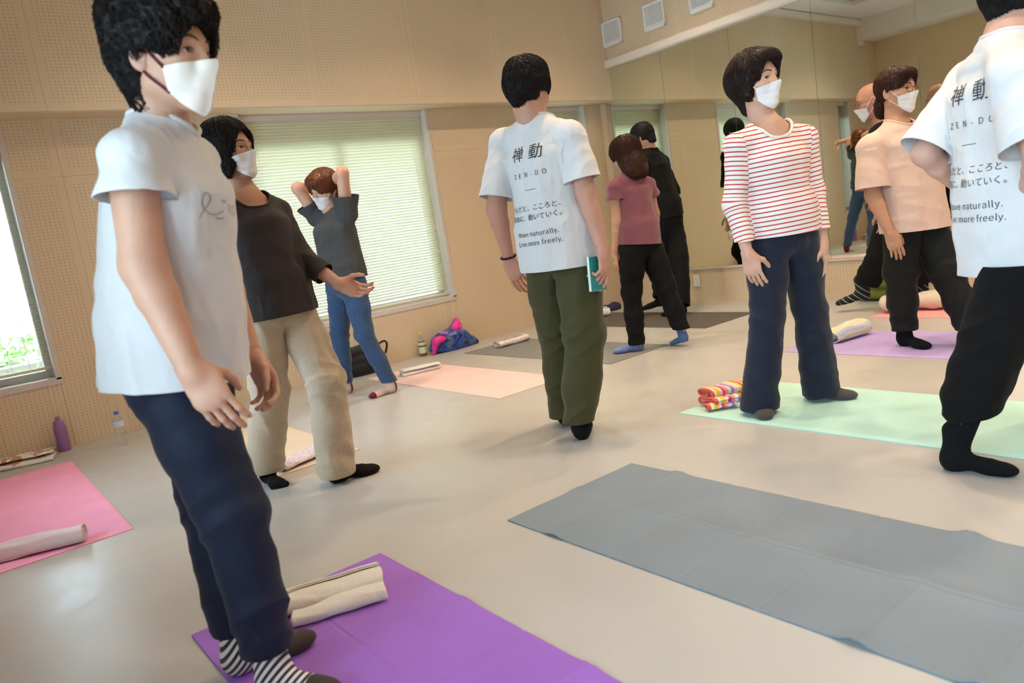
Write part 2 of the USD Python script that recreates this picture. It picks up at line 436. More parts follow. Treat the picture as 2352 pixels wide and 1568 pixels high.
for k, (tx, ty, lab) in enumerate(((-.8, 10.2, 'bare twiggy tree standing behind the hedge'), (-2.6, 11.0, 'second bare tree farther left behind the hedge'))):
    t = thing('bare_tree', lab, 'tree', (tx, ty, -.35)); part(t, 'trunk', tube([(0, 0, 0), (.05, .02, 1.2), (0, .05, 2.6)], [.07, .055, .03], 8), m_twig)
    tw = []
    for i in range(70):
        z = rng.uniform(.5, 2.6); a = rng.uniform(0, 6.28); l = rng.uniform(.5, 1.3)
        tw.append(tube([(0, 0, z), (math.cos(a) * l * .5, math.sin(a) * l * .5, z + l * .5), (math.cos(a + .4) * l, math.sin(a + .4) * l, z + l * .8)], [.012, .008, .003], 4))
    part(t, 'branches', cat(*tw), m_twig, kind='stuff')
# ------------------------------------------------------------------ shape kit: implicit surfaces meshed as one continuous skin
def unit(v): v = np.asarray(v, float); return v / (np.linalg.norm(v) + 1e-12)


def smin(a, b, k):
    h = np.clip(.5 + .5 * (b - a) / k, 0, 1); return b + (a - b) * h - k * h * (1 - h)


def length(q):
    return np.sqrt(np.einsum('ij,ij->i', q, q))


def cone(P, a, b, ra, rb):
    a = np.asarray(a, P.dtype); ab = np.asarray(b, P.dtype) - a; q = P - a; l2 = float(ab @ ab) + 1e-12
    d = q @ ab; t = np.clip(d / l2, 0, 1); w = np.einsum('ij,ij->i', q, q) - 2 * t * d + t * t * l2
    return np.sqrt(np.maximum(w, 0)) - (ra + (rb - ra) * t)


def ell(P, c, r, R=None):
    q = P - np.asarray(c, P.dtype)
    if R is not None: q = q @ np.asarray(R, P.dtype).T
    q = q / np.asarray(r, P.dtype); k1 = length(q); k2 = length(q / np.asarray(r, P.dtype))
    return k1 * (k1 - 1) / (k2 + 1e-6)


def tubes(P, C, A, B, U, V):
    """A trunk: stations C with half widths A along U and half depths B along V."""
    best = None; T = P.dtype
    for i in range(len(C) - 1):
        a0 = C[i].astype(T); ab = (C[i + 1] - C[i]).astype(T); q = P - a0; t = np.clip(q @ ab / (ab @ ab), 0, 1); qq = np.einsum('ij,ij->i', q, q); d = q @ ab; l2 = ab @ ab
        r2 = qq - 2 * t * d + t * t * l2
        u0, u1, v0, v1 = (x.astype(T) for x in (U[i], U[i + 1], V[i], V[i + 1])); k = (ab @ u0, ab @ u1, ab @ v0, ab @ v1)
        x = (q @ u0 - t * k[0]) * (1 - t) + (q @ u1 - t * k[1]) * t; y = (q @ v0 - t * k[2]) * (1 - t) + (q @ v1 - t * k[3]) * t
        a = A[i] + (A[i + 1] - A[i]) * t; b = B[i] + (B[i + 1] - B[i]) * t; z2 = np.maximum(r2 - x * x - y * y, 0); m = np.minimum(a, b) * .7
        xa, yb, zm = x / a, y / b, z2 / (m * m)
        k1 = np.sqrt(xa * xa + yb * yb + zm); k2 = np.sqrt((xa / a) ** 2 + (yb / b) ** 2 + zm / (m * m))
        d = k1 * (k1 - 1) / (k2 + 1e-6); d = np.where(k1 < 1e-3, -m, d)
        best = d if best is None else np.minimum(best, d)
    return best


def skin(f, lo, hi, h):
    """Mesh of f = 0: f is sampled only near its surface, then dual contoured. Returns vertices, triangles."""
    lo, hi = np.asarray(lo, float), np.asarray(hi, float); B = 4; n = np.maximum(np.ceil((hi - lo) / (h * B)).astype(int) + 1, 2)
    g = [lo[k] + h * B * (np.arange(n[k]) + .5) - h * .5 for k in range(3)]
    C = np.stack(np.meshgrid(*g, indexing='ij'), -1).reshape(-1, 3).astype(np.float32)
    d0 = f(C); on = np.abs(d0) < h * B * 1.75
    D = np.repeat(np.repeat(np.repeat(d0.reshape(n), B, 0), B, 1), B, 2).astype(np.float32)
    off = np.stack(np.meshgrid(*[np.arange(B)] * 3, indexing='ij'), -1).reshape(-1, 3)
    I = np.argwhere(on.reshape(n)); J = (I[:, None] * B + off[None]).reshape(-1, 3)
    if len(J):
        D[J[:, 0], J[:, 1], J[:, 2]] = f((lo + J * h).astype(np.float32))
    N = D.shape; S = D < 0
    c8 = [S[i:N[0] - 1 + i, j:N[1] - 1 + j, k:N[2] - 1 + k] for i in (0, 1) for j in (0, 1) for k in (0, 1)]
    cnt = sum(c.astype(np.int8) for c in c8); act = (cnt > 0) & (cnt < 8); A = np.argwhere(act)
    idx = -np.ones(act.shape, np.int32); idx[act] = np.arange(len(A))
    acc = np.zeros((len(A), 3)); w = np.zeros(len(A)); cs = [np.array((i, j, k)) for i in (0, 1) for j in (0, 1) for k in (0, 1)]
    val = [D[A[:, 0] + c[0], A[:, 1] + c[1], A[:, 2] + c[2]].astype(float) for c in cs]
    for p in range(8):
        for q in range(p + 1, 8):
            if np.abs(cs[p] - cs[q]).sum() == 1:
                x = (val[p] < 0) != (val[q] < 0); t = np.where(x, val[p] / np.where(x, val[p] - val[q], 1), 0)
                acc += np.where(x[:, None], cs[p] + t[:, None] * (cs[q] - cs[p]), 0); w += x
    V = lo + (A + acc / w[:, None]) * h
    F = []
    for ax in range(3):
        s0 = [slice(None)] * 3; s1 = [slice(None)] * 3; s0[ax] = slice(0, -1); s1[ax] = slice(1, None)
        a, b = S[tuple(s0)], S[tuple(s1)]; E = np.argwhere(a != b)
        o1, o2 = [(1, 2), (2, 0), (0, 1)][ax]
        E = E[(E[:, o1] > 0) & (E[:, o2] > 0) & (E[:, o1] < N[o1] - 1) & (E[:, o2] < N[o2] - 1)]
        e1 = np.zeros(3, int); e1[o1] = 1; e2 = np.zeros(3, int); e2[o2] = 1
        q = [idx[tuple((E - d).T)] for d in (e1 + e2, e2, 0 * e1, e1)]
        inside = S[tuple(E.T)]
        Q = np.stack(q, 1); Q[~inside] = Q[~inside][:, ::-1]; F.append(Q)
    Q = np.vstack(F); Q = Q[(Q >= 0).all(1)]
    return V, np.vstack([Q[:, [0, 1, 2]], Q[:, [0, 2, 3]]])


def vnormals(V, F):
    n = np.zeros_like(V); x = np.cross(V[F[:, 1]] - V[F[:, 0]], V[F[:, 2]] - V[F[:, 0]])
    for k in range(3): np.add.at(n, F[:, k], x)
    return n / (np.linalg.norm(n, axis=1, keepdims=True) + 1e-12)


def clip(V, F, g, data=()):
    """Keeps the part of the mesh where g > 0, cut exactly along g = 0."""
    ins = g > 0; k = ins[F].sum(1); keep = F[k == 3]; new, out = {}, []
    for n in (1, 2):
        for tri in F[k == n]:
            s = ins[tri]; i = int(np.argmax(s)) if n == 1 else int(np.argmin(s)); a, b, c = tri[i], tri[(i + 1) % 3], tri[(i + 2) % 3]
            e = []
            for p in (b, c):
                key = (min(a, p), max(a, p))
                if key not in new: new[key] = len(V) + len(new)
                e.append(new[key])
            out += [(a, e[0], e[1])] if n == 1 else [(b, c, e[1]), (b, e[1], e[0])]
    if new:
        K = np.array(list(new)); t = (g[K[:, 0]] / (g[K[:, 0]] - g[K[:, 1]]))[:, None]
        X = V[K[:, 0]] + t * (V[K[:, 1]] - V[K[:, 0]]); data = [np.r_[d, d[K[:, 0]] + t[:, 0] * (d[K[:, 1]] - d[K[:, 0]])] for d in data]; V = np.vstack([V, X])
    F = np.vstack([keep, np.array(out, int).reshape(-1, 3)]); u, inv = np.unique(F, return_inverse=True)
    return V[u], inv.reshape(-1, 3), [d[u] for d in data]


def shell(V, F, t):
    """Gives cloth its thickness: a second layer inside, joined along the open edges."""
    n = vnormals(V, F); m = len(V); W2 = V - n * t
    D = F[:, [0, 1, 1, 2, 2, 0]].reshape(-1, 2); key = D.min(1).astype(np.int64) * m + D.max(1); u, inv, c = np.unique(key, return_inverse=True, return_counts=True)
    D = D[c[inv] == 1]; a, b = D[:, 0], D[:, 1]
    R = np.vstack([np.c_[b, a, a + m], np.c_[b, a + m, b + m]])
    return np.vstack([V, W2]), np.vstack([F, F[:, ::-1] + m, R])


def smooth_mesh(V, F, it=4, lam=.5):
    E = np.vstack([F[:, [0, 1]], F[:, [1, 2]], F[:, [2, 0]]]); E = np.vstack([E, E[:, ::-1]])
    deg = np.bincount(E[:, 0], minlength=len(V)).astype(float)[:, None] + 1e-9
    for i in range(it):
        for l in (lam, -lam * 1.04):
            s = np.stack([np.bincount(E[:, 0], V[E[:, 1], k], minlength=len(V)) for k in range(3)], 1)
            V = V + l * (s / deg - V)
    return V


def bounds(pts, pad):
    p = np.asarray(pts); return p.min(0) - pad, p.max(0) + pad


def ridge(P, seed=0):
    """Soft creases: folded noise, 0 in the valleys and 1 on the ridges."""
    return 1 - np.abs(2 * meshkit.noise(P, seed) - 1)


def basis(f, up):
    """Rows: right, forward, up for a thing that faces f."""
    f = unit(f); r = unit(np.cross(f, up)); return np.array([r, f, np.cross(r, f)])


def facing(deg, pitch=0.0, roll=0.0):
    """0 faces right in the picture, 90 away from the camera, -90 towards it; pitch lifts the chin, roll tilts to the figure's right."""
    a, p = math.radians(deg), math.radians(pitch)
    h = math.cos(a) * RGT + math.sin(a) * FWD; f = math.cos(p) * h + math.sin(p) * np.array([0, 0, 1.0])
    R = basis(f, [0, 0, 1.0]); c, s = math.cos(math.radians(roll)), math.sin(math.radians(roll))
    return np.array([c * R[0] - s * R[2], R[1], c * R[2] + s * R[0]])
# ------------------------------------------------------------------ people
def head_sdf(p, k=1.0, ears=True):
    """p in head space (x right, y forward, z up, origin between the ears), metres for a grown head; k scales."""
    p = (p / k).astype(p.dtype); ax = np.abs(p[:, 0]); s = p.copy(); s[:, 0] = ax
    d = ell(p, (0, -.014, .042), (.074, .094, .082))
    d = smin(d, ell(p, (0, .022, -.015), (.064, .066, .088)), .03)
    d = smin(d, cone(s, (0, .050, -.086), (.05, -.004, -.052), .022, .020), .03)
    d = smin(d, cone(s, (0, .055, -.093), (.011, .055, -.093), .017, .016), .02)
    d = smin(d, cone(s, (.012, .073, .028), (.044, .060, .028), .011, .010), .02)
    d = smin(d, cone(s, (.043, .052, -.018), (.055, .030, -.016), .015, .014), .03)
    d = smin(d, cone(p, (0, .079, .020), (0, .095, -.020), .0075, .0100), .014)
    d = smin(d, ell(s, (.0105, .087, -.024), (.0085, .010, .0075)), .008)
    d = smin(d, cone(s, (0, .083, -.052), (.016, .076, -.053), .0065, .004), .008)
    d = smin(d, cone(s, (0, .081, -.063), (.014, .075, -.062), .007, .004), .008)
    c = ell(s, (.032, .091, .006), (.021, .014, .0115)); d = -smin(-d, c, .010)
    e = s - (.0315, .0655, .006); er = length(e); r = er - .0145
    slit = np.sqrt((e[:, 0] / .0135) ** 2 + ((e[:, 2] + .0006 + .010 * (e[:, 0] / .03) ** 2) / .0046) ** 2) - 1
    lid = np.maximum(r, -slit * .0046); d = smin(d, lid, .004)
    d = np.maximum(d, -np.maximum(slit * .0046, er - .022))
    if ears:
        q = s - (.078, -.012, -.002); a = math.radians(24); q = np.c_[q[:, 0] * math.cos(a) + q[:, 1] * math.sin(a), -q[:, 0] * math.sin(a) + q[:, 1] * math.cos(a), q[:, 2]]
        ear = ell(q, (0, 0, 0), (.0075, .0175, .031)); ear = smin(ear, ell(q, (-.003, .006, -.022), (.006, .010, .012)), .006)
        ear = -smin(-ear, ell(q, (.0075, .003, .002), (.0055, .0095, .019)), .004)
        d = smin(d, ear, .006)
    return d * k


def hand_frame(R, side, curl, spread=.06, thumb=(.5, .35), s=1.0):
    """Bones of a hand in its own space: x towards the thumb, y along the fingers, z out of the back. Returns [(a, b, ra, rb)]."""
    B = []
    base = [(.030, .092), (.010, .097), (-.010, .092), (-.029, .083)]; ln = [(.042, .026, .021), (.047, .030, .022), (.043, .028, .022), (.033, .021, .019)]; rad = [.0092, .0094, .0089, .0080]
    for i in range(4):
        p = np.array([base[i][0], base[i][1], 0.0]); c = curl[i] if np.ndim(curl) else curl; a = .12 * c; y = spread * (1.2, .3, -.5, -1.4)[i]
        for j, l in enumerate(ln[i]):
            a += (c * .75, c * 1.0, c * .65)[j]
            q = p + l * np.array([math.sin(y) * math.cos(a), math.cos(y) * math.cos(a), -math.sin(a)])
            B.append((p, q, rad[i] * (1.0, .93, .86)[j], rad[i] * (.93, .86, .74)[j])); p = q
    t0, t1 = thumb; p = np.array([.022, .022, -.006]); d = unit([.75, .75, -.35 - t0 * .6]); q = p + .045 * d; B.append((p, q, .0145, .0115))
    d2 = unit(np.array(d) + np.array([-.35, .65, -.2 - t1 * .5])); r = q + .034 * d2; B.append((q, r, .0112, .0096))
    d3 = unit(d2 + np.array([-.35 * t1 - .1, .3, -.3 * t1])); B.append((r, r + .028 * d3, .0098, .0080))
    return [(a * s, b * s, x * s, y * s) for a, b, x, y in B]


def hand_sdf(p, bones, s=1.0):
    q = p / s
    d = ell(q, (0.001, .052, .0), (.041, .054, .0165)); d = smin(d, ell(q, (.0, .078, .001), (.042, .026, .0135)), .012)
    d = smin(d, ell(q, (.026, .036, -.008), (.019, .032, .014)), .014); d = smin(d, cone(q, (0, -.03, 0), (0, .02, 0), .023, .024), .02) * s
    f = None
    for i in range(0, 12, 3):
        g = None
        for a, b, x, y in bones[i:i + 3]:
            c = cone(p, a, b, x, y); g = c if g is None else smin(g, c, .0035 * s)
        f = g if f is None else np.minimum(f, g)
    d = smin(d, f, .007 * s); g = None
    for a, b, x, y in bones[12:]:
        c = cone(p, a, b, x, y); g = c if g is None else smin(g, c, .006 * s)
    return smin(d, g, .009 * s)


def foot_sdf(p, toes=False):
    """Foot space: x right, y towards the toes, z up; the sole lies in z = 0, the heel's back at y = 0, length .24."""
    d = ell(p, (0, .038, .034), (.032, .040, .040))
    d = smin(d, cone(p, (0, .05, .042), (.004, .15, .026), .034, .027), .03)
    d = smin(d, ell(p, (.002, .170, .020), (.044, .050, .024)), .025)
    if not toes:
        d = smin(d, ell(p, (.006, .205, .017), (.036, .036, .018)), .02)
    d = smin(d, cone(p, (0, .048, .06), (0, .045, .15), .034, .036), .035)
    if toes:
        for x, y, r in ((-.030, .222, .0145), (-.010, .222, .0115), (.008, .214, .011), (.024, .204, .0105), (.038, .190, .0105)):
            d = smin(d, cone(p, (x * .9, .17, .018), (x, y, r), r * 1.05, r), .006)
    return -smin(-d, p[:, 2] * 1.0, .004) if False else np.maximum(d, -p[:, 2])


HIPS = np.array([(.150, .122), (.155, .12), (.145, .115), (.155, .122), (.155, .12), (.16, .125), (.145, .115), (.15, .12), (.16, .128), (.16, .125)])


class Figure:
    """One person. J holds joints in world space; F the frames (rows right, forward, up) of head, chest and pelvis."""

    def __init__(s, label, J, Fh, Fc, Fp, size=1.0, head=1.0, res=.006, seed=1, group=None):
        s.J, s.Fh, s.Fc, s.Fp, s.k, s.hk, s.h, s.seed = J, Fh, Fc, Fp, size, head, res, seed
        s.root = thing('person', label, 'person', group=group)
        s.arms = {}
        for side in 'LR':
            s.arms[side] = (J['S' + side], J['E' + side], J['W' + side])

    # --- trunk stations shared by skin and shirt
    def trunk(s, prof, z_hem=None):
        """prof: list of (t, half width, half depth, forward shift); t runs 0 at the pelvis, 1 at the neck's root, along the spine."""
        P, N = s.J['P'], s.J['N']; C, A, B, U, V = [], [], [], [], []
        M = (P + N) / 2 + s.Fc[1] * s.J.get('bend', 0.0)
        for t, a, b, sh in prof:
            c = (1 - t) ** 2 * P + 2 * t * (1 - t) * M + t * t * N if 0 <= t <= 1 else (P + (N - P) * t)
            tt = min(max(t, 0), 1); r = unit((1 - tt) * s.Fp[0] + tt * s.Fc[0]); ax = unit(N - P); f = unit(np.cross(ax, r))
            C.append(c + f * sh * s.k); A.append(a * s.k); B.append(b * s.k); U.append(r); V.append(f)
        return tuple(map(np.array, (C, A, B, U, V)))

    def to_head(s, P): return (P - s.J['H'].astype(P.dtype)) @ s.Fh.T.astype(P.dtype)

    def from_head(s, p): return s.J['H'] + p @ s.Fh

    def body(s, skin_m, hands, arm_r=(.047, .040, .034, .025), tone='skin', neck=.052, bust=0.0):
        J, k = s.J, s.k
        trunk = s.trunk([(-.12, .11, .08, 0), (.05, .145, .095, 0), (.35, .115, .08, 0), (.68, .135, .092, .005), (.86, .12, .075, 0), (1.0, .062, .055, 0)])
        legs = [(J['L' + q + e], J['L' + r + e], a * k, b * k) for e in 'LR' for q, r, a, b in (('h', 'k', .068, .048), ('k', 'a', .046, .032))]
        nb = J['N']; nt = s.from_head(np.array([0, -.022, -.055]) * s.hk)
        nm = (nb + nt) / 2 + s.Fh[1] * -.004

        def f(P):
            d = tubes(P, *trunk)
            for e in 'LR':
                S, E, Wr = s.arms[e]; d = smin(d, cone(P, nb, S, .045 * k, .044 * k), .03)
                arm = cone(P, S, E, arm_r[0] * k, arm_r[1] * k); m = E + (Wr - E) * .28
                arm = smin(arm, cone(P, E, m, arm_r[1] * k * .94, (arm_r[2] + .005) * k), .03); arm = smin(arm, cone(P, m, Wr, (arm_r[2] + .005) * k, arm_r[3] * k), .012)
                d = smin(d, arm, .018)
            for a, b, ra, rb in legs: d = smin(d, cone(P, a, b, ra, rb), .02)
            d = smin(d, smin(cone(P, nb - s.Fc[2] * .02, nm, neck * k * 1.12, neck * k), cone(P, nm, nt, neck * k, neck * k * 1.0), .02), .03)
            near = length(P - J['H'].astype(P.dtype)) < .24
            if near.any():
                dn = d[near]; d[near] = smin(dn, head_sdf(s.to_head(P[near]), s.hk), .018)
            return d
        pts = [v for q, v in J.items() if q != 'bend']; lo, hi = bounds(pts, .16)
        V, F = skin(f, lo, hi, s.h * 1.15)
        keep = np.ones(len(V), bool)
        # the head and the hands again, finer, welded in where their surfaces meet the coarser skin
        parts = []
        hh = min(s.h * .45, .0034)
        lo, hi = bounds(s.from_head(np.array([[x, y, z] for x in (-.1, .1) for y in (-.12, .125) for z in (-.125, .135)]) * s.hk), .004)
        V2, F2 = skin(f, lo, hi, hh)

        def inbox(V, m):
            ph = s.to_head(V) / s.hk; return np.minimum.reduce([.1 - np.abs(ph[:, 0]), ph[:, 1] + .122, .124 - ph[:, 1], .134 - ph[:, 2], ph[:, 2] + .118 - np.maximum(0, -.02 - ph[:, 1]) * .5]) + m
        g2, g1 = inbox(V2, 0.0), -inbox(V, -.0015)
        V2, F2, _ = clip(V2, F2, g2); V, F, _ = clip(V, F, g1); parts.append((V2, F2))
        s.hand_mesh = {}
        for e in 'LR':
            if e not in hands or hands[e] is None: continue
            hd = hands[e]; y = unit(hd['dir']); z = unit(hd['back'] - y * np.dot(hd['back'], y)); x = np.cross(y, z); 
            if e == 'R': x = -x
            # x points to the thumb; for the right hand the frame is mirrored
            R = np.array([x, y, z]); Wr = s.arms[e][2]; bones = hand_frame(R, e, hd.get('curl', .35), hd.get('spread', .05), hd.get('thumb', (.4, .3)), hd.get('s', .95) * k)
            hs = hd.get('s', .95) * k; S, E, _ = s.arms[e]
            s.hand_mesh[e] = (R, Wr, bones)

            def fh(P):
                d = hand_sdf(((P - Wr) @ R.T).astype(np.float32), bones, hs); return smin(d, cone(P, E + (Wr - E) * .28, Wr, (arm_r[2] + .005) * k, arm_r[3] * k), .016)
            T = np.vstack([Wr + np.array([b[1] for b in bones]) @ R, Wr + np.array([[-.05, 0, 0], [.05, .1, 0], [-.05, .1, .02], [0, 0, -.03], [0, 0, .03]]) @ R * hs, Wr - unit(Wr - E) * .02 + np.array([[x, y, z] for x in (-.03, .03) for y in (-.03, .03) for z in (-.03, .03)])]); lo, hi = bounds(T, .022)
            V2, F2 = skin(fh, lo, hi, min(s.h * .5, .0032)); ax = unit(Wr - E); cut = -.012
            V2, F2, _ = clip(V2, F2, (V2 - Wr) @ ax - cut); near = np.linalg.norm(V - Wr, axis=1) < .16
            if not ((V2 - Wr) @ ax).max() > 0: continue
            oe = 'R' if e == 'L' else 'L'; So, Eo, Wo = s.arms[oe]; mine = cone(V, E, Wr + ax * .1, .0, .0) < np.minimum(cone(V, Eo, Wo, .0, .0), np.minimum(cone(V, So, Eo, 0., 0.), cone(V, S, E, 0., 0.)))
            dl = np.where(near & mine & (cone(V, E, Wr + ax * .1, .08, .08) < 0), cut + .002 - (V - Wr) @ ax, 1.0)
            V, F, _ = clip(V, F, dl); parts.append((V2, F2))
        for V2, F2 in parts: F = np.vstack([F, F2 + len(V)]); V = np.vstack([V, V2])
        s.body_prim = part(s.root, 'body', trimesh.Trimesh(V, F, process=False), skin_m, smooth=True)
        return s

    def eyes(s, look=(0, 1, 0), half=1.0):
        c0 = np.array([.0315, .0655, .006]) * s.hk; w, i = [], []
        l = unit(look)
        for sx in (-1, 1):
            c = c0 * (sx, 1, 1); w.append(trimesh.creation.icosphere(3, .0128 * s.hk).apply_translation(c))
            u = unit(np.cross(l, [0, 0, 1])); v = np.cross(u, l); a = np.linspace(0, 2 * math.pi, 25)[:-1]; rr = [.0, .003, .0055, .0062]
            P = [c + l * .0131 * s.hk]
            for r in rr[1:]:
                h = math.sqrt(.0131 ** 2 - r * r); P += [c + (l * h + r * (math.cos(t) * u + math.sin(t) * v)) * s.hk for t in a]
            F = [(0, 1 + j, 1 + (j + 1) % 24) for j in range(24)]
            for q in range(2): F += [f for j in range(24) for f in ((1 + q * 24 + j, 25 + q * 24 + j, 25 + q * 24 + (j + 1) % 24), (1 + q * 24 + j, 25 + q * 24 + (j + 1) % 24, 1 + q * 24 + (j + 1) % 24))]
            i.append(trimesh.Trimesh(P, F, process=False))
        for sx, m, q in ((0, w[0], i[0]), (1, w[1], i[1])):
            for t in (m, q): t.vertices = s.from_head(np.array(t.vertices))
            e = part(s.root, 'eye', m, m_eye, smooth=True); part(e, 'iris', q, m_iris, smooth=True)
        # brows and lash lines lie on the skin
        for sx in (-1, 1):
            for nm, pts, r in (('eyebrow', [(.013, .027), (.028, .034), (.042, .032), (.051, .026)], .0030), ('eyelash', [(.019, .0085), (.030, .0112), (.042, .0085), (.046, .006)], .0013)):
                X = spline([(sx * x, 0, z) for x, z in pts], 12); Y = s.march(X * s.hk, np.array([0, 1.0, 0]), .001)
                r = r * s.hk * np.sin(np.linspace(.35, 2.9, 12)) ** .6
                part(s.root, nm, tube(s.from_head(Y), r, 6), m_brow, smooth=True)

    def march(s, X, d, off, form=None):
        """From far out in direction d back onto the head's surface (head space)."""
        f = form or (lambda p: head_sdf(p, s.hk)); P = X + d * .19 * s.hk; t = np.zeros(len(X)); D = np.broadcast_to(d, X.shape)
        for _ in range(60):
            v = f(P - D * t[:, None]) - off; t += np.clip(v, -.01, .03) * .8
        return P - D * t[:, None]

    def mask(s, m, strap_m, kind='pleated', top=-.013, low=-.121, side=.062, strap_r=.0016, off=.004):
        k = s.hk

        def form(p):
            d = head_sdf(p, k, ears=False); tent = cone(p, np.array((0, .094, -.022)) * k, np.array((0, .050, -.094)) * k, .010 * k, .021 * k)
            return smin(d, tent, .022 * k)
        nu, nv = 41, 31; u = np.linspace(-1, 1, nu); v = np.linspace(0, 1, nv); U, Vv = np.meshgrid(u, v)
        ang = U * math.radians(66 if kind == 'pleated' else 70)
        ze = np.interp(np.abs(U), [0, .3, 1], [top, top - .006, -.030]); zb = low + (-.078 - low) * np.abs(U) ** 1.7
        Z = (ze + (zb - ze) * Vv) * k; D = np.stack([np.sin(ang), np.cos(ang), 0 * ang], -1).reshape(-1, 3)
        X = np.c_[np.zeros(nu * nv), np.full(nu * nv, .012 * k), Z.ravel()]
        o = off * k + (.0022 * k * (np.abs(((Vv * 3.6) % 1) - .5) * 2) * (1 - np.abs(U) ** 3) if kind == 'pleated' else .0025 * k * (1 - np.abs(U)) ** 2).ravel()
        P = s.march(X, D, o, form); rr = np.linalg.norm(P[:, :2] - X[:, :2], axis=1); P = P + D * np.maximum(0, .036 * k - rr)[:, None]
        if kind == 'fold':
            P[:, 1] += (.004 * k * np.exp(-(np.abs(U) / .05) ** 2)).ravel()
        F = [(i * nu + j, (i + 1) * nu + j, (i + 1) * nu + j + 1) for i in range(nv - 1) for j in range(nu - 1)] + [(i * nu + j, (i + 1) * nu + j + 1, i * nu + j + 1) for i in range(nv - 1) for j in range(nu - 1)]
        V, F = shell(P, np.array(F), .0012)
        t = trimesh.Trimesh(s.from_head(V), F, process=False); orient(t)
        mk = part(s.root, 'mask', t, m, smooth=40)
        for sx in (-1, 1):
            j = 0 if sx < 0 else nu - 1; a, b = P[j], P[(nv - 1) * nu + j]
            for q, e in ((a, (.079, -.006, .026)), (b, (.076, -.010, -.030))):
                e = np.array(e) * (sx, 1, 1) * k; L_ = np.array([q + (e - q) * t for t in np.linspace(-.05, 1, 10)]); r = np.linalg.norm(L_[:, :2], axis=1, keepdims=True)
                d = np.c_[L_[:, :2] / r, np.zeros(10)]; Y = s.march(np.c_[0 * r, 0 * r, L_[:, 2:]], d, strap_r + .001, lambda p: head_sdf(p, k, ears=False)); Y[0] = Y[0] + d[0] * .002
                part(mk, 'ear_loop', tube(s.from_head(Y), strap_r, 6), strap_m, smooth=True)

    def hair(s, m, vol, flow, n=1800, length=.10, seg=8, width=.0011, res=None, clump=.004, lift=.004, stray=.011, curl=0.0, seed=3, noise=.006, freq=45):
        """vol(p): implicit hair volume in head space (unit head); flow(p): direction the strands take."""
        k = s.hk; lo, hi = bounds(s.from_head(np.array([[x, y, z] for x in (-.13, .13) for y in (-.17, .15) for z in (-.24, .17)]) * k), 0)
        f0 = lambda p: vol(p)
        def f(P):
            p = s.to_head(P) / k; d = f0(p); nr = np.abs(d) < .03
            if nr.any():
                q = p[nr]; w = flow(q); ln = (q * w).sum(1, keepdims=True) * w; st = (q - ln) * freq + ln * freq * .18
                d[nr] -= noise * (ridge(st, seed) - .5) + noise * .5 * (ridge(st * 2.3, seed + 5) - .5)
            return d * k
        V, F = skin(f, lo, hi, res or max(s.h * .55, .003)); V = smooth_mesh(V, F, 1)
        h = part(s.root, 'hair', trimesh.Trimesh(V, F, process=False), m, smooth=True)
        if n:
            r = np.random.default_rng(seed); nn = vnormals(V, F); pick = r.choice(len(V), min(n, len(V)), replace=False); P = s.to_head(V[pick]) / k + (nn[pick] @ s.Fh.T) * .001
            rows = [P]; tgt = r.uniform(.2, 1.0, len(P)) * lift
            L_ = length * r.uniform(.6, 1.2, len(P)) / seg; wob = r.normal(size=(len(P), 3)) * .16; ph = r.uniform(0, 6.28, len(P)); cd = r.normal(size=(len(P), 3)); cd /= np.linalg.norm(cd, axis=1)[:, None]
            for i in range(seg):
                w = flow(P) + wob + (cd * curl * np.sin(ph + i * 1.35)[:, None] if curl else 0); w /= np.linalg.norm(w, axis=1, keepdims=True); Q = P; P = P + w * L_[:, None]
                e = .002; d = vol(P); g = np.stack([vol(P + np.eye(3)[q] * e) - d for q in range(3)], 1) / e; g /= np.linalg.norm(g, axis=1, keepdims=True) + 1e-6
                P = P - g * np.clip(d - tgt, -.004, .006)[:, None]; stop = vol(P) > stray; P = np.where(stop[:, None], Q + (P - Q) * .12, P); rows.append(P)
            X = s.from_head(np.stack(rows, 1).reshape(-1, 3) * k)
            path = pname(str(h.GetPath()), 'strands'); c = UsdGeom.BasisCurves.Define(stage, path); c.CreateTypeAttr('linear')
            c.CreateCurveVertexCountsAttr(Vt.IntArray.FromNumpy(np.full(len(P), seg + 1, np.int32))); c.CreatePointsAttr(Vt.Vec3fArray.FromNumpy(X.astype(np.float32)))
            wd = np.tile(np.r_[np.full(seg - 1, 1.0), .7, .25] * width, len(P)); c.CreateWidthsAttr(Vt.FloatArray.FromNumpy(wd.astype(np.float32))); c.SetWidthsInterpolation('vertex')
            UsdShade.MaterialBindingAPI.Apply(c.GetPrim()).Bind(m); meta(c.GetPrim(), kind='stuff')
        return h

    # --- clothes
    def shirt(s, m, prof, sleeve, collar=.066, collar_drop=.02, folds=.006, thick=.003, name='shirt', neck_tilt=.22, hem=None, k_arm=.03, sleeve_end=None, stripes=False, fold_seed=0, slit=None, clav=.049):
        """sleeve: {'L': (r_shoulder, r_cuff, fraction of the way S-E-W (0..2))}; hem: height of the hem plane as (point, normal)."""
        J, k = s.J, s.k; T = s.trunk([(-.42,) + tuple(prof[0][1:])] + list(prof)); sl = {}
        for e in 'LR':
            S, E, Wr = s.arms[e]; r0, r1, fr = sleeve[e]; end = S + (E - S) * min(fr, 1) if fr <= 1 else E + (Wr - E) * (fr - 1)
            ax = unit(E - S) if fr <= 1 else unit(Wr - E); over = end + ax * .05; sl[e] = (S, E, end, ax, over, r0 * k, r1 * k, fr)

        def arm(P, e):
            S, E, end, ax, over, r0, r1, fr = sl[e]
            if fr <= 1: d = cone(P, S, over, r0, r1 + (r1 - r0) * .05 / max(np.linalg.norm(end - S), .05))
            else: mid = (r0 + r1) / 2; d = smin(cone(P, S, E, r0, mid), cone(P, E, over, mid, r1), .03)
            return np.maximum(d, (P - end) @ ax - .8 * s.h)

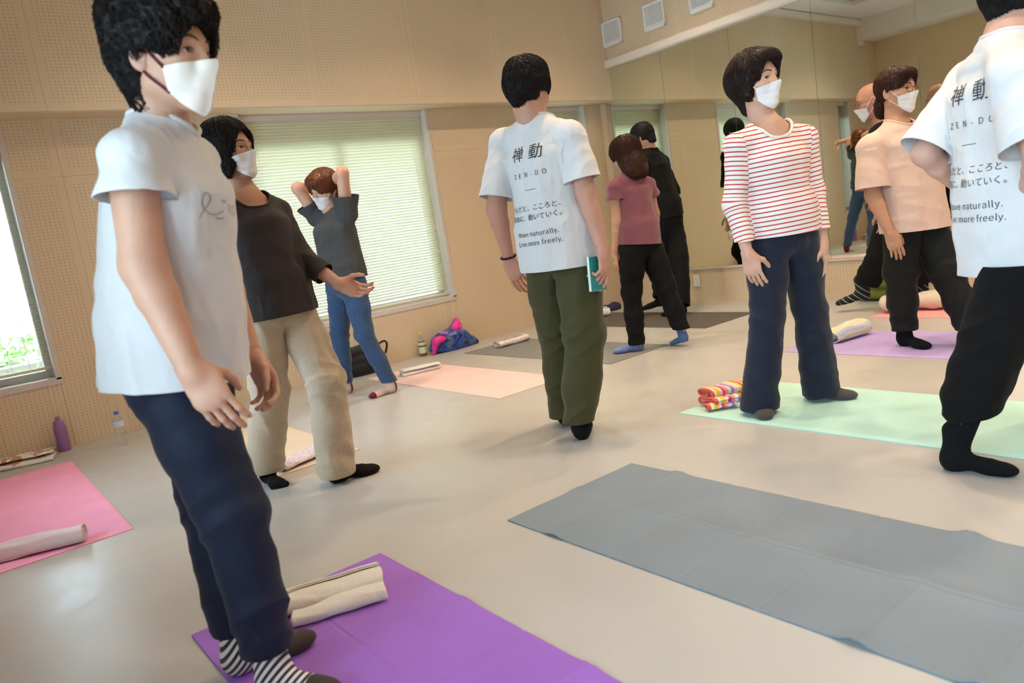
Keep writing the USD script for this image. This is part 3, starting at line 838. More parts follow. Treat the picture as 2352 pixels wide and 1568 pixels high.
        hr = HIPS[s.seed - 1] * k + .014; hC = np.array([J['P'] - s.Fp[2] * .06, J['P'] + s.Fp[2] * .10]); hU = np.array([s.Fp[0]] * 2); hV = np.array([unit(np.cross(s.Fp[2], s.Fp[0]))] * 2)

        def trunk(P):
            d = smin(tubes(P, *T), tubes(P, hC, np.array([hr[0]] * 2), np.array([hr[1]] * 2), hU, hV), .03)
            for e in 'LR': d = smin(d, cone(P, J['N'] - s.Fc[2] * .005, J['S' + e], clav * k, sl[e][5] * .98), .05)
            return d

        def f(P):
            d = trunk(P)
            for e in 'LR':
                S, E, end, ax = sl[e][:4]; d = smin(d, arm(P, e), k_arm * np.clip(((end - P) @ ax - .004) / .09, .04, 1))
            return d
        pts = [J['N'], J['SL'], J['SR'], *T[0]] + [sl[e][4] for e in 'LR'] + [sl[e][1] for e in 'LR' if sl[e][7] > 1]; lo, hi = bounds(pts, .2)
        V, F = skin(f, lo, hi, s.h); V = smooth_mesh(V, F, 2)
        dt = trunk(V); da = {e: arm(V, e) for e in 'LR'}
        # folds: drapes down the trunk, rings round the sleeves
        n = vnormals(V, F); up = unit(J['N'] - J['P']); q = V - J['P']; z = q @ up; w = np.clip((J['N'] - J['P']) @ up - z, 0, 1)
        x = q @ s.Fc[0]; y = q @ s.Fc[1]; sd = s.seed * 7 + fold_seed
        A = folds * ((ridge(np.c_[x * 13, y * 13, z * 3.2] + sd, sd) - .55) * np.clip(.25 + w * 2.2, 0, 1.3) + .55 * (ridge(np.c_[x * 7 + z * 9, y * 9, z * 11 - x * 6] + sd, sd + 3) - .5) + .25 * (ridge(np.c_[x * 40, y * 40, z * 14] + sd, sd + 4) - .5))
        for e in 'LR':
            S, E, end, ax, over, r0, r1, fr = sl[e]; a = da[e] < dt - .004; t = (V - S) @ unit(E - S)
            A = np.where(a, folds * .7 * (ridge(np.c_[x * 9 + t * 6, y * 9 - t * 5, t * 11 + x * 8] + sd, sd + 9) - .5), A)
        V = V + n * A[:, None]
        # cuts: hem, cuffs, neck
        hp, hn = s.hem = hem; g = (V - hp) @ unit(hn)
        for e in 'LR':
            S, E, end, ax, over, r0, r1, fr = sl[e]; a = (da[e] < dt + .001) & ((V - end) @ ax > -.06) & (np.linalg.norm(V - end, axis=1) < 1.9 * r1)
            g = np.where(a, np.minimum(g, -((V - end) @ ax)), g)
        nk = J['N']; na = unit(s.Fc[2] + s.Fc[1] * neck_tilt); qn = V - nk; hgt = qn @ na; rad = np.linalg.norm(qn - hgt[:, None] * na, axis=1)
        front = (qn @ s.Fc[1]); gn = np.where(hgt > -.022 - 3.0 * collar_drop * np.clip(front / .05, 0, 1), rad - collar * k - np.clip(front, 0, .1) * collar_drop * 6, 1.0)
        g = np.minimum(g, gn)
        extra = []
        if stripes:
            sts, lab = [], dt - np.minimum(da['L'], da['R'])
            for e in 'LR':
                S, E, end, ax, over, r0, r1, fr = sl[e]; l1 = np.linalg.norm(E - S); t1 = (V - S) @ unit(E - S); t2 = (V - E) @ unit(over - E)
                c1 = np.linalg.norm(V - S - np.clip(t1, None, l1)[:, None] * unit(E - S), axis=1); c2 = np.linalg.norm(V - E - np.maximum(t2, 0)[:, None] * unit(over - E), axis=1)
                w1 = np.clip(.5 + (c2 - c1) / .02, 0, 1); sts.append(w1 * np.minimum(t1, l1) + (1 - w1) * (l1 + np.maximum(t2, 0)))
            st_arm = np.where(da['L'] < da['R'], sts[0], sts[1])
            Va, Fa, (sa, ga) = clip(V, F, lab, [-st_arm + .013, g]); Vb, Fb, (sb, gb) = clip(V, F, -lab, [z, g])
            V = np.vstack([Va, Vb]); F = np.vstack([Fa, Fb + len(Va)]); extra = [np.r_[sa, sb]]; g = np.r_[ga, gb]
        V, F, ex = clip(V, F, g, extra)
        for e in 'LR':       # the trunk's own cloth behind each cuff
            S, E, end, ax, over, r0, r1, fr = sl[e]; rr = r1 + .05
            V2, F2 = skin(trunk, end - rr, end + rr, s.h)
            if len(V2):
                g2 = np.minimum(.02 - np.abs((V2 - end) @ ax), .012 - arm(V2, e)); g2 = np.minimum(g2, (V2 - hp) @ unit(hn)); V2 = V2 - vnormals(V2, F2) * .0035; z2 = (V2 - J['P']) @ up; V2, F2, ex2 = clip(V2, F2, g2, [z2] if stripes else [])
                F = np.vstack([F, F2 + len(V)]); V = np.vstack([V, V2]); ex = [np.r_[a, b] for a, b in zip(ex, ex2)]
        if slit is not None:
            V, F, ex = clip(V, F, slit(V), ex)
        s.shirt_mesh = trimesh.Trimesh(V, F, process=False)
        V2, F2 = shell(V, F, thick); pr = {'stripe': np.r_[ex[0], ex[0]]} if stripes else None
        sp = part(s.root, name, trimesh.Trimesh(V2, F2, process=False), m, smooth=True, prim=pr); s.shirt_prim = sp
        # neck rib along the cut
        s.collar_info = (nk, na, collar * k)
        return sp

    def rib(s, m, r=.006, flat=1.0, n=64):
        """The neckline's ribbed band, laid along the open edge nearest the neck."""
        E = s.shirt_mesh; e = np.sort(E.edges, 1); u, c = np.unique(e, axis=0, return_counts=True); fr = u[c == 1]; P = E.vertices[np.unique(fr)]
        nk, na, rad = s.collar_info; q = P - nk; h = q @ na; d = np.linalg.norm(q - h[:, None] * na, axis=1); P = P[(d < rad * 1.9) & (np.abs(h) < .16) & ((P - s.J['P']) @ unit(s.J['N'] - s.J['P']) > .6 * np.linalg.norm(s.J['N'] - s.J['P']))]
        q = P - nk; a = np.arctan2(q @ s.Fc[1], q @ s.Fc[0]); o = np.argsort(a); P, a = P[o], a[o]
        t = np.linspace(-math.pi, math.pi, n, endpoint=False); X = np.stack([np.interp(t, np.r_[a - 2 * math.pi, a, a + 2 * math.pi], np.tile(P[:, j], 3)) for j in range(3)], 1)
        for _ in range(3): X = (np.roll(X, 1, 0) + 2 * X + np.roll(X, -1, 0)) / 4
        part(s.shirt_prim, 'collar', tube(X, r, 8, closed=True), m, smooth=True)

    def trousers(s, m, hip=(.165, .115), legs=None, folds=.006, thick=.003, cut=None, rise=.19, waist=None, name='trousers', fold_f=1.0, kk=.035, gather=False):
        """legs: {'L': [(t, radius), ...]} with t 0 at the hip, 1 at the knee, 2 at the ankle."""
        J, k = s.J, s.k; up = s.Fp[2]; P0 = J['P']; hip = HIPS[s.seed - 1]
        C = np.array([P0 - up * .03, P0 + up * .05, P0 + up * rise]); A = np.array([hip[0], hip[0] * .96, hip[0] * .86]) * k; B = np.array([hip[1], hip[1] * .98, hip[1] * .88]) * k
        U = np.array([s.Fp[0]] * 3); Vv = np.array([unit(np.cross(up, s.Fp[0]))] * 3)
        seg = {}
        for e in 'LR':
            h, kn, an = J['Lh' + e], J['Lk' + e], J['La' + e]; X = []
            for t, r in legs[e]:
                p = h + (kn - h) * t if t <= 1 else (kn + (an - kn) * (t - 1)); X.append((p, r * k))
            seg[e] = X

        def leg(Q, e):
            d = None
            for (a, ra), (b, rb) in zip(seg[e][:-1], seg[e][1:]):
                c = cone(Q, a, b, ra, rb); d = c if d is None else smin(d, c, .02)
            return d

        def f(Q):
            d = tubes(Q, C, A, B, U, Vv); a, b = leg(Q, 'L'), leg(Q, 'R'); l = smin(a, b, .006)
            return smin(d, l, kk)
        pts = [*C, *[p for e in 'LR' for p, r in seg[e]]]; lo, hi = bounds(pts, .2); V, F = skin(f, lo, hi, s.h); V = smooth_mesh(V, F, 2)
        n = vnormals(V, F); sd = s.seed * 11 + 2; Ad = np.zeros(len(V)); dl = {e: leg(V, e) for e in 'LR'}
        for e in 'LR':
            h, kn, an = J['Lh' + e], J['Lk' + e], J['La' + e]; mine = dl[e] <= dl['R' if e == 'L' else 'L']
            t1 = (V - h) @ unit(kn - h) / np.linalg.norm(kn - h); t2 = (V - kn) @ unit(an - kn) / np.linalg.norm(an - kn); t = np.where(t2 > 0, 1 + t2, np.clip(t1, 0, 1))
            x = (V - kn) @ s.Fp[0]; y = (V - kn) @ s.Fp[1]
            amp = .35 + .9 * np.exp(-((t - 1.0) / .25) ** 2) + 1.0 * np.exp(-((t - 1.85) / .3) ** 2) + .7 * np.exp(-(t / .25) ** 2)
            a = folds * amp * (ridge(np.c_[x * 5 * fold_f, y * 5 * fold_f + t * 2, t * 5 + x * 9 + y * 5] + sd + ord(e), sd + ord(e)) - .5) + folds * .8 * (ridge(np.c_[x * 15 + t * 2, y * 15, t * 1.6] + sd, sd + 5) - .5)
            Ad = np.where(mine, a, Ad)
        V = V + n * Ad[:, None]
        g = np.full(len(V), 1.0)
        for e in 'LR':
            p, nn = cut[e] if cut and e in cut else (J['La' + e], unit(J['La' + e] - J['Lk' + e])); a = (dl[e] <= dl['R' if e == 'L' else 'L']) & ((V - J['Lk' + e]) @ unit(J['La' + e] - J['Lk' + e]) > .0)
            g = np.where(a, -((V - p) @ unit(nn)), g)
        wp, wn = s.hem; g = np.minimum(g, .035 - (V - wp) @ unit(wn))
        V, F, _ = clip(V, F, g); s.pants_mesh = trimesh.Trimesh(V, F, process=False)
        V, F = shell(V, F, thick)
        return part(s.root, name, trimesh.Trimesh(V, F, process=False), m, smooth=True)

    def sock(s, m, heel, toe, side, tilt=None, length=None, height=.13, toes=False, name='sock', shin=None, extra=None, width=1.0):
        """A foot in its sock from the heel's to the toes' place on the ground (3-D points of the sole)."""
        heel, toe = np.asarray(heel, float), np.asarray(toe, float); f = unit(toe - heel); L_ = np.linalg.norm(toe - heel); z = np.array([0, 0, 1.0]); r = unit(np.cross(f, z)); u = np.cross(r, f); R = np.array([r, f, u]); q = L_ / .24
        fl = -1.0 if side == 'L' else 1.0
        an = s.J['La' + side]; kn = shin if shin is not None else s.J['Lk' + side]

        def fs(P):
            p = ((P - heel) @ R.T / q * (fl / width, 1, 1)).astype(np.float32); d = foot_sdf(p, toes) * q * .95
            top_ = an + unit(kn - an) * height; a0 = heel + R.T @ (np.array([0, .046, .06]) * q)
            return smin(d, cone(P, a0, top_, .036 * q, .047 * s.k), .02)
        top_ = an + unit(kn - an) * height; lo, hi = bounds([heel - f * .02, toe + f * .02, top_, heel + r * .06, heel - r * .06, toe + r * .06, toe - r * .06, heel], .05)
        V, F = skin(fs, lo, hi, max(s.h * .6, .003)); p = (V - heel) @ R.T / q; pr = {'along': p[:, 1] - p[:, 2] * .9 * (p[:, 1] < .2), 'toe': p[:, 1]}
        sp = part(s.root, name, trimesh.Trimesh(V, F, process=False), m, smooth=True, prim=pr); return sp, (heel, R, q, fl)


def striped(name, a, b, period, duty, attr='stripe', rough=.85, soft=None, more=None):
    n = {'a': ('attribute', {'attribute': attr}), 'd': ('math', {'math_type': 'divide', 'value2': period}), 'f': ('math', {'math_type': 'fraction'}), 'w': ('math', {'math_type': 'floored_modulo', 'value2': 1.0}), 'l': ('math', {'math_type': 'less_than', 'value2': duty}),
         'm': ('mix_color', {'a': a, 'b': b}), 'p': ('principled_bsdf', {'roughness': rough, 'sheen_weight': .1, 'specular_ior_level': .2}), 'g': ('geometry', {}), 'n': ('noise_texture', {'scale': 260.0, 'detail': 2.0}), 'b': ('bump', {'distance': .0006}),
         'n2': ('noise_texture', {'scale': 22.0, 'detail': 4.0}), 'b2': ('bump', {'distance': .0035, 'strength': .6})}
    l = [('a.fac', 'd.value1'), ('d.value', 'w.value1'), ('w.value', 'l.value1'), ('l.value', 'm.fac'), ('m.result', 'p.base_color'), ('g.position', 'n.vector'), ('n.fac', 'b.height'), ('g.position', 'n2.vector'), ('n2.fac', 'b2.height'), ('b.normal', 'b2.normal'), ('b2.normal', 'p.normal')]
    n.pop('f')
    if more:
        lo, hi, col = more
        n.update({'t': ('attribute', {'attribute': 'toe'}), 'tl': ('math', {'math_type': 'greater_than', 'value2': hi}), 'm2': ('mix_color', {'b': col})})
        l = [x for x in l if x != ('m.result', 'p.base_color')] + [('m.result', 'm2.a'), ('t.fac', 'tl.value1'), ('tl.value', 'm2.fac'), ('m2.result', 'p.base_color')]
        if lo is not None:
            n.update({'th': ('math', {'math_type': 'less_than', 'value2': lo}), 'm3': ('mix_color', {'b': col})}); l.remove(('m2.result', 'p.base_color')); l += [('m2.result', 'm3.a'), ('t.fac', 'th.value1'), ('th.value', 'm3.fac'), ('m3.result', 'p.base_color')]
    return usdkit.material(stage, L + name, n, l, surface='p.BSDF')


def cloth(name, color, rough=.85, crease=.003, weave=.0005, cs=18.0, sheen=.15, vary=.0, spec=.25, stretch=None):
    n = {'g': ('geometry', {}), 'n': ('noise_texture', {'scale': 320.0, 'detail': 2.0}), 'b': ('bump', {'distance': weave}), 'n2': ('noise_texture', {'scale': cs, 'detail': 4.0, 'roughness': .55, 'distortion': .8}), 'b2': ('bump', {'distance': crease, 'strength': .7}),
         'p': ('principled_bsdf', {'base_color': color, 'roughness': rough, 'sheen_weight': sheen, 'sheen_roughness': .5, 'specular_ior_level': spec}), 'mp': ('mapping', {'scale': stretch or (1, 1, .6)})}
    l = [('g.position', 'n.vector'), ('n.fac', 'b.height'), ('g.position', 'mp.vector'), ('mp.vector', 'n2.vector'), ('n2.fac', 'b2.height'), ('b.normal', 'b2.normal'), ('b2.normal', 'p.normal')]
    if vary:
        n.update({'n3': ('noise_texture', {'scale': 90.0, 'detail': 4.0}), 'r': ('rgb_ramp', {'ramp': [(.3, tuple(c * (1 - vary) for c in color)), (.7, tuple(c * (1 + vary) for c in color))]})}); l += [('g.position', 'n3.vector'), ('n3.fac', 'r.fac'), ('r.color', 'p.base_color')]
    return usdkit.material(stage, L + name, n, l, surface='p.BSDF')


m_eye = plain('eye_white', (.75, .70, .66), .15); m_iris = plain('iris_dark', (.03, .018, .012), .08)
m_brow = plain('brow_hair', (.05, .033, .025), .7)


def skin_m(name, c): return plain(name, c, .5, bump=.0006, bscale=160, vary=.07, vscale=14, sss=.12, spec=.4)


m_mask = cloth('white_mask', (.74, .72, .72), .8, .0008, .0003, 40)
m_strap = plain('white_strap', (.82, .80, .79), .6)


def hair_m(name, c, rough=.55, spec=.15):
    n = {'p': ('principled_bsdf', {'base_color': c, 'roughness': rough, 'specular_ior_level': spec}), 'g': ('geometry', {}), 'n': ('noise_texture', {'scale': 120.0, 'detail': 3.0}), 'b': ('bump', {'distance': .0012}), 'mp': ('mapping', {'scale': (1, 1, .25)})}
    return usdkit.material(stage, L + name, n, [('g.position', 'mp.vector'), ('mp.vector', 'n.vector'), ('n.fac', 'b.height'), ('b.normal', 'p.normal')], surface='p.BSDF')


def crown(p): return ell(p, (0, -.014, .044), (.077, .097, .085))


def flow_down(p, part_x=0.0, lean=(0, 0, 0), fwd=.35):
    """Strands leave the crown and fall: outwards on top, downwards on the sides, forwards over the brow."""
    c = np.array([part_x, -.045, .13]); o = p - c; o[:, 2] *= .35; o = o / (np.linalg.norm(o, axis=1, keepdims=True) + 1e-6)
    t = np.clip((.09 - p[:, 2:]) / .09, 0, 1); w = o * (1 - t * .75) + np.array([0, 0, -1.0]) * (.25 + t) + np.array(lean)
    n = p - np.array([0, -.014, .03]); n /= np.linalg.norm(n, axis=1, keepdims=True) + 1e-6; w = w - n * np.clip((w * n).sum(1, keepdims=True), -1, 9) * .9
    return w / (np.linalg.norm(w, axis=1, keepdims=True) + 1e-6)


# ------------------------------------------------------------------ mats, towels, bags and bottles on the floor
def mat_mesh(x0, x1, y0, y1, th, creases=(), mid=None, amp=.004, seed=0, round_=0.0, lift=.0):
    """An exercise mat lying along y: creases across (y values) and along (mid) stand up a little, as in a mat that is carried folded."""
    xs = np.unique(np.r_[np.linspace(x0, x1, 41), [] if mid is None else np.clip(mid + np.array([-.008, -.004, 0, .004, .008]), x0, x1)])
    ys = np.unique(np.r_[np.linspace(y0, y1, 91), np.ravel([c + np.array([-.012, -.006, 0, .006, .012]) for c in creases])]); ys = ys[(ys >= y0) & (ys <= y1)]
    X, Y = np.meshgrid(xs, ys, indexing='ij'); z = np.full(X.shape, th); r = np.random.default_rng(seed); edge = np.minimum(X - x0, x1 - X)
    for c in creases:
        s = r.uniform(-.4, 1.0); z += amp * s * np.exp(-((Y - c) / .035) ** 2) * (1 + 1.3 * np.exp(-(edge / .05) ** 2)) * (s > 0) - .0028 * np.exp(-((Y - c) / .005) ** 2)
    if mid is not None: z += amp * .5 * np.exp(-((X - mid) / .03) ** 2) - .0028 * np.exp(-((X - mid) / .005) ** 2)
    z += .0012 * (meshkit.noise(np.stack([X * 9, Y * 9, 0 * X], -1), seed) - .5) * (amp > 0)
    z = np.maximum(z, th * .45); n, m = X.shape
    if round_:
        d = np.minimum(edge, np.minimum(Y - y0, y1 - Y)); z -= th * .55 * np.clip(1 - d / .012, 0, 1) ** 2
    top_ = np.stack([X, Y, z], -1).reshape(-1, 3); bot = top_.copy(); bot[:, 2] = np.maximum(0.0, top_[:, 2] - th * 1.02); bot[:, 2] = np.where(bot[:, 2] < .0025, 0.0005, bot[:, 2])
    i = np.arange(n * m).reshape(n, m); q = np.stack([i[:-1, :-1], i[1:, :-1], i[1:, 1:], i[:-1, 1:]], -1).reshape(-1, 4); F = np.vstack([q[:, [0, 1, 2]], q[:, [0, 2, 3]]])
    ring = np.r_[i[0, :], i[1:, -1], i[-1, -2::-1], i[-2:0:-1, 0]]; a, b = ring, np.roll(ring, -1); k = n * m
    F = np.vstack([F, F[:, ::-1] + k, np.c_[a, a + k, b], np.c_[b, a + k, b + k]]); t = trimesh.Trimesh(np.vstack([top_, bot]), F, process=False); orient(t); return t


def mat_m(name, c, rough=.75, bump=.0004, bs=500.0): return plain(name, c, rough, bump=bump, bscale=bs, vary=.05, vscale=5)


GY = [1.768, 1.521, 1.273, 1.021, .781, .53]
mats = [
    ('grey folding exercise mat with crease lines lying in the right foreground', (1.392, 2.032, .28, 2.012), .005, GY, 1.712, (.185, .225, .265), .0095, 0.0),
    ('purple folding exercise mat under the striped socks in the foreground', (.370, .978, .40, 2.178), .005, [1.918, 1.664, 1.422, 1.174, .92, .67], .667, (.30, .125, .55), .0035, 0.0),
    ('mint green thick exercise mat under the navy flared trousers', (2.672, 3.325, .45, 2.285), .010, (), None, (.42, .66, .58), 0.0, 1.0),
    ('peach pink exercise mat between the wide blind and the olive trousers', (2.515, 3.065, 3.515, 5.22), .004, (), None, (.76, .53, .50), 0.0, 0.0),
    ('dark grey exercise mat under the blue socks', (3.437, 4.05, 3.478, 5.225), .004, (4.55, 4.05), None, (.20, .20, .195), .002, 0.0),
    ('brownish black exercise mat farthest back beyond the blue socks', (4.635, 5.30, 3.60, 5.30), .009, (), None, (.085, .07, .06), 0.0, 1.0),
    ('lilac exercise mat under the pale pink T-shirt figure', (3.99, 4.66, .75, 2.535), .006, (), None, (.43, .33, .66), .0, 1.0),
    ('salmon pink exercise mat farthest right beside the mirror wall', (5.095, 5.76, .8, 2.545), .006, (), None, (.84, .33, .33), 0.0, 1.0),
    ('bright pink exercise mat at the left edge under a rolled towel', (-.17, .452, 3.375, 5.185), .006, (), None, (.86, .34, .53), 0.0, 1.0),
    ('beige exercise mat behind the beige trousers with black underside', (.915, 1.535, 3.43, 5.12), .008, (), None, (.66, .55, .42), 0.0, 1.0)]
for k, (lab, (x0, x1, y0, y1), th, cr, mid, col, amp, rd) in enumerate(mats):
    nm = 'exercise_mat'; m = mat_m('mat_' + 'abcdefghij'[k], col)
    if k in (2, 5, 8, 9):
        t = thing(nm, lab, 'mat'); part(t, 'top_layer', mat_mesh(x0, x1, y0, y1, th, cr, mid, amp, k, rd), m, smooth=35)
        part(t, 'base_layer', box(x0 + .002, x1 - .002, y0 + .002, y1 - .002, .0003, th * .42), mat_m('mat_base_' + 'abcdefghij'[k], {2: (.20, .50, .42), 5: (.02, .02, .02), 8: (.70, .10, .17), 9: (.03, .03, .03)}[k]))
    else: top(nm, mat_mesh(x0, x1, y0, y1, th, cr, mid, amp, k, rd), m, lab, 'mat', smooth=35)
MATZ = {'grey': .005, 'purple': .0058, 'mint': .0102, 'peach': .0045, 'dark': .0045, 'lilac': .0062, 'salmon': .0062, 'pink': .0062, 'beige': .0082}


def towel(p0, p1, half, height, turns, z, th=.006, seed=0, taper=1.0, crumple=1.0):
    """A towel rolled or folded flat: a flattened spiral of cloth swept from p0 to p1. Returns mesh and the way along the length."""
    p0, p1 = np.array([p0[0], p0[1], 0.0]), np.array([p1[0], p1[1], 0.0]); L_ = np.linalg.norm(p1 - p0); f = (p1 - p0) / L_; sd = np.array([-f[1], f[0], 0]); r = np.random.default_rng(seed)
    n, m = int(64 * turns), 34; a = np.linspace(0, 2 * math.pi * turns, n); rad = np.linspace(th / half * 1.2, 1.0, n)
    ca, sa = np.cos(a), np.sin(a); x = rad * half * np.sign(ca) * np.abs(ca) ** .75; y = rad * height / 2 * np.sign(sa) * np.abs(sa) ** .85
    d = np.gradient(np.c_[x, y], axis=0); d /= np.linalg.norm(d, axis=1, keepdims=True); nx, ny = d[:, 1], -d[:, 0]; tt = th * .42
    V, par = [], []
    for j in range(m):
        s = j / (m - 1); k = 1 + (taper - 1) * s; j0 = .012 * (meshkit.noise(np.c_[a * .55 + seed, 0 * a, 0 * a]) - .5) * (1 if s in (0, 1) else 0)
        w = .10 * half * math.sin(3.1 * s + seed)
        for sg in (1, -1):
            q = meshkit.noise(np.c_[np.cos(a) * 1.4 + s * 5, np.sin(a) * 1.4, 0 * a + seed], seed) - .5
            xx = (x + sg * nx * tt) * k + w; yy = (y + sg * ny * tt) * k + q * height * .16
            V.append(p0 + f * (s * L_ + j0)[:, None] + sd * xx[:, None] + np.array([0, 0, 1.0]) * (yy + height / 2)[:, None]); par.append(np.c_[np.full(n, s * L_), a * rad * half])
    V = np.array(V).reshape(m, 2, n, 3); q3 = V * 11 + seed * 3.7; wv = np.clip(V[..., 2:] / height, 0, 1); V = V + (np.stack([meshkit.noise(q3, 31 + k) for k in range(3)], -1) - .5) * np.array([.02, .02, .014]) * wv * crumple
    V[..., 2] -= V[..., 2].min(axis=(1, 2), keepdims=True) - z; I = np.arange(m * 2 * n).reshape(m, 2, n); F = []

    def quad(A, B, C, D, flip=False):
        q = np.stack([A, B, C, D], -1).reshape(-1, 4); F.append(q[:, ::-1] if flip else q)
    quad(I[:-1, 0, :-1], I[1:, 0, :-1], I[1:, 0, 1:], I[:-1, 0, 1:]); quad(I[:-1, 1, :-1], I[1:, 1, :-1], I[1:, 1, 1:], I[:-1, 1, 1:], True)
    for e, fl in ((0, True), (m - 1, False)): quad(I[e, 0, :-1], I[e, 1, :-1], I[e, 1, 1:], I[e, 0, 1:], fl)
    for e, fl in ((0, False), (n - 1, True)): quad(I[:-1, 0, e], I[1:, 0, e], I[1:, 1, e], I[:-1, 1, e], fl)
    Q = np.vstack(F); t = trimesh.Trimesh(V.reshape(-1, 3), np.vstack([Q[:, [0, 1, 2]], Q[:, [0, 2, 3]]]), process=False); orient(t); par = np.array(par).reshape(-1, 2); return t, {'along': par[:, 0], 'around': par[:, 1]}


def terry(name, color, stops=None, attr='along', period=.2, extra=None):
    n = {'g': ('geometry', {}), 'n': ('noise_texture', {'scale': 420.0, 'detail': 2.0}), 'b': ('bump', {'distance': .0025}), 'n2': ('noise_texture', {'scale': 45.0, 'detail': 3.0}), 'b2': ('bump', {'distance': .004}), 'p': ('principled_bsdf', {'base_color': color, 'roughness': .95, 'sheen_weight': .3, 'specular_ior_level': .1})}
    l = [('g.position', 'n.vector'), ('n.fac', 'b.height'), ('g.position', 'n2.vector'), ('n2.fac', 'b2.height'), ('b2.normal', 'b.normal'), ('b.normal', 'p.normal')]
    if stops:
        n.update({'a': ('attribute', {'attribute': attr}), 'd': ('math', {'math_type': 'divide', 'value2': period}), 'm': ('math', {'math_type': 'floored_modulo', 'value2': 1.0}), 'r': ('rgb_ramp', {'ramp': stops, 'interpolate': False})})
        l += [('a.fac', 'd.value1'), ('d.value', 'm.value1'), ('m.value', 'r.fac'), ('r.color', 'p.base_color')]
    if extra:
        n.update({'v': ('noise_texture', {'scale': extra[0], 'detail': 2.0}), 'r': ('rgb_ramp', {'ramp': extra[1], 'interpolate': False})}); l += [('g.position', 'v.vector'), ('v.fac', 'r.fac'), ('r.color', 'p.base_color')]
    return usdkit.material(stage, L + name, n, l, surface='p.BSDF')


def towel_thing(lab, layers, m):
    t = thing('towel', lab, 'towel')
    for i, (tm, pr) in enumerate(layers): part(t, 'fold', tm, m, smooth=True, prim=pr)
    return t


cream_t = terry('cream_terry', (.80, .765, .71)); white_t = terry('white_terry', (.80, .75, .70))
towel_thing('thick cream white towel folded lengthwise on the purple mat', [towel((.565, 2.06), (.868, 1.965), .060, .048, 2.2, .0105, .009, 1, 1.05), towel((.59, 1.975), (.845, 1.89), .036, .030, 1.6, .0105, .008, 4, 1.1)], cream_t)
towel_thing('rolled pale pink towel with yellow stripes on the bright pink mat', [towel((-.16, 3.575), (.285, 3.425), .046, .075, 2.6, .008, .007, 2)], terry('pink_stripe_terry', (.8, .6, .62), [(0, (.80, .62, .66)), (.10, (.80, .74, .45)), (.14, (.80, .66, .70)), (.55, (.80, .76, .76)), (.60, (.76, .56, .62))], 'around', .075))
towel_thing('folded white towel with brown animal print beside the purple bottle', [towel((.05, 5.53), (.40, 5.44), .085, .030, 1.6, .001, .010, 3), towel((.045, 5.54), (.405, 5.46), .078, .030, 1.5, .031, .010, 7)], terry('brown_print_terry', (.8, .75, .7), extra=(11.0, [(0, (.80, .75, .69)), (.545, (.50, .24, .13)), (.66, (.80, .75, .69))])))
towel_thing('crumpled pale lilac patterned towel on the beige mat', [towel((1.12, 3.50), (1.40, 3.64), .065, .035, 1.6, .010, .007, 5), towel((1.13, 3.47), (1.38, 3.55), .038, .028, 1.5, .010, .007, 9)], terry('lilac_terry', (.7, .58, .62), extra=(38.0, [(0, (.74, .64, .68)), (.45, (.60, .46, .54)), (.52, (.76, .68, .71)), (.6, (.58, .47, .58))])))
towel_thing('folded white towel with pink edging on the peach mat', [towel((2.665, 4.965), (2.965, 4.905), .055, .026, 1.6, .006, .008, 6), towel((2.67, 4.965), (2.97, 4.90), .052, .026, 1.5, .030, .008, 8)], white_t)
towel_thing('rolled white towel with pastel floral print on the dark grey mat', [towel((3.665, 5.03), (3.985, 5.04), .062, .055, 2.2, .006, .007, 7, 1.1)], terry('floral_terry', (.8, .7, .7), extra=(26.0, [(0, (.70, .72, .45)), (.38, (.80, .74, .72)), (.55, (.78, .50, .56)), (.60, (.80, .74, .72)), (.68, (.62, .50, .72))])))
SW = [(0, (.80, .10, .06)), (.07, (.82, .72, .66)), (.14, (.86, .55, .03)), (.25, (.80, .70, .66)), (.31, (.72, .05, .25)), (.39, (.86, .33, .16)), (.47, (.82, .74, .70)), (.55, (.42, .20, .52)), (.63, (.84, .55, .62)), (.71, (.82, .72, .66)), (.78, (.88, .60, .05)), (.87, (.55, .02, .03)), (.92, (.86, .45, .35))]
sw = terry('multi_stripe_terry', (.8, .3, .2), SW, 'along', .20)
towel_thing('crumpled towel with red, orange, yellow and purple stripes on the mint mat', [towel((2.78, 2.215), (3.22, 2.14), .075, .05, 1.7, .0115, .009, 11, .8), towel((2.80, 2.22), (3.04, 2.17), .06, .04, 1.6, .055, .009, 14), towel((2.735, 2.17), (2.845, 2.09), .034, .036, 1.5, .0115, .008, 12), towel((2.76, 2.14), (2.86, 2.08), .030, .034, 1.4, .030, .008, 13)], sw)
towel_thing('loosely folded towel in pale blue and yellow checks on the lilac mat', [towel((4.235, 2.375), (4.555, 2.345), .085, .085, 1.7, .0075, .008, 15, 1.1)], terry('blue_yellow_terry', (.6, .65, .7), [(0, (.50, .57, .74)), (.18, (.80, .74, .60)), (.34, (.78, .72, .36)), (.48, (.80, .68, .60)), (.62, (.78, .74, .40)), (.78, (.52, .58, .74))], 'around', .22))
towel_thing('small cream towel roll on the back mat', [towel((5.03, 5.17), (5.13, 5.12), .055, .085, 2.2, .010, .009, 17)], cream_t)


def lump(f, lo, hi, h, amp=.006, freq=14.0, seed=0, flat=0.0):
    V, F = skin(f, lo, hi, h); n = vnormals(V, F); V = V + n * (amp * (ridge(V * freq + seed, seed) - .5))[:, None]; V[:, 2] = np.maximum(V[:, 2], flat); return trimesh.Trimesh(V, F, process=False)


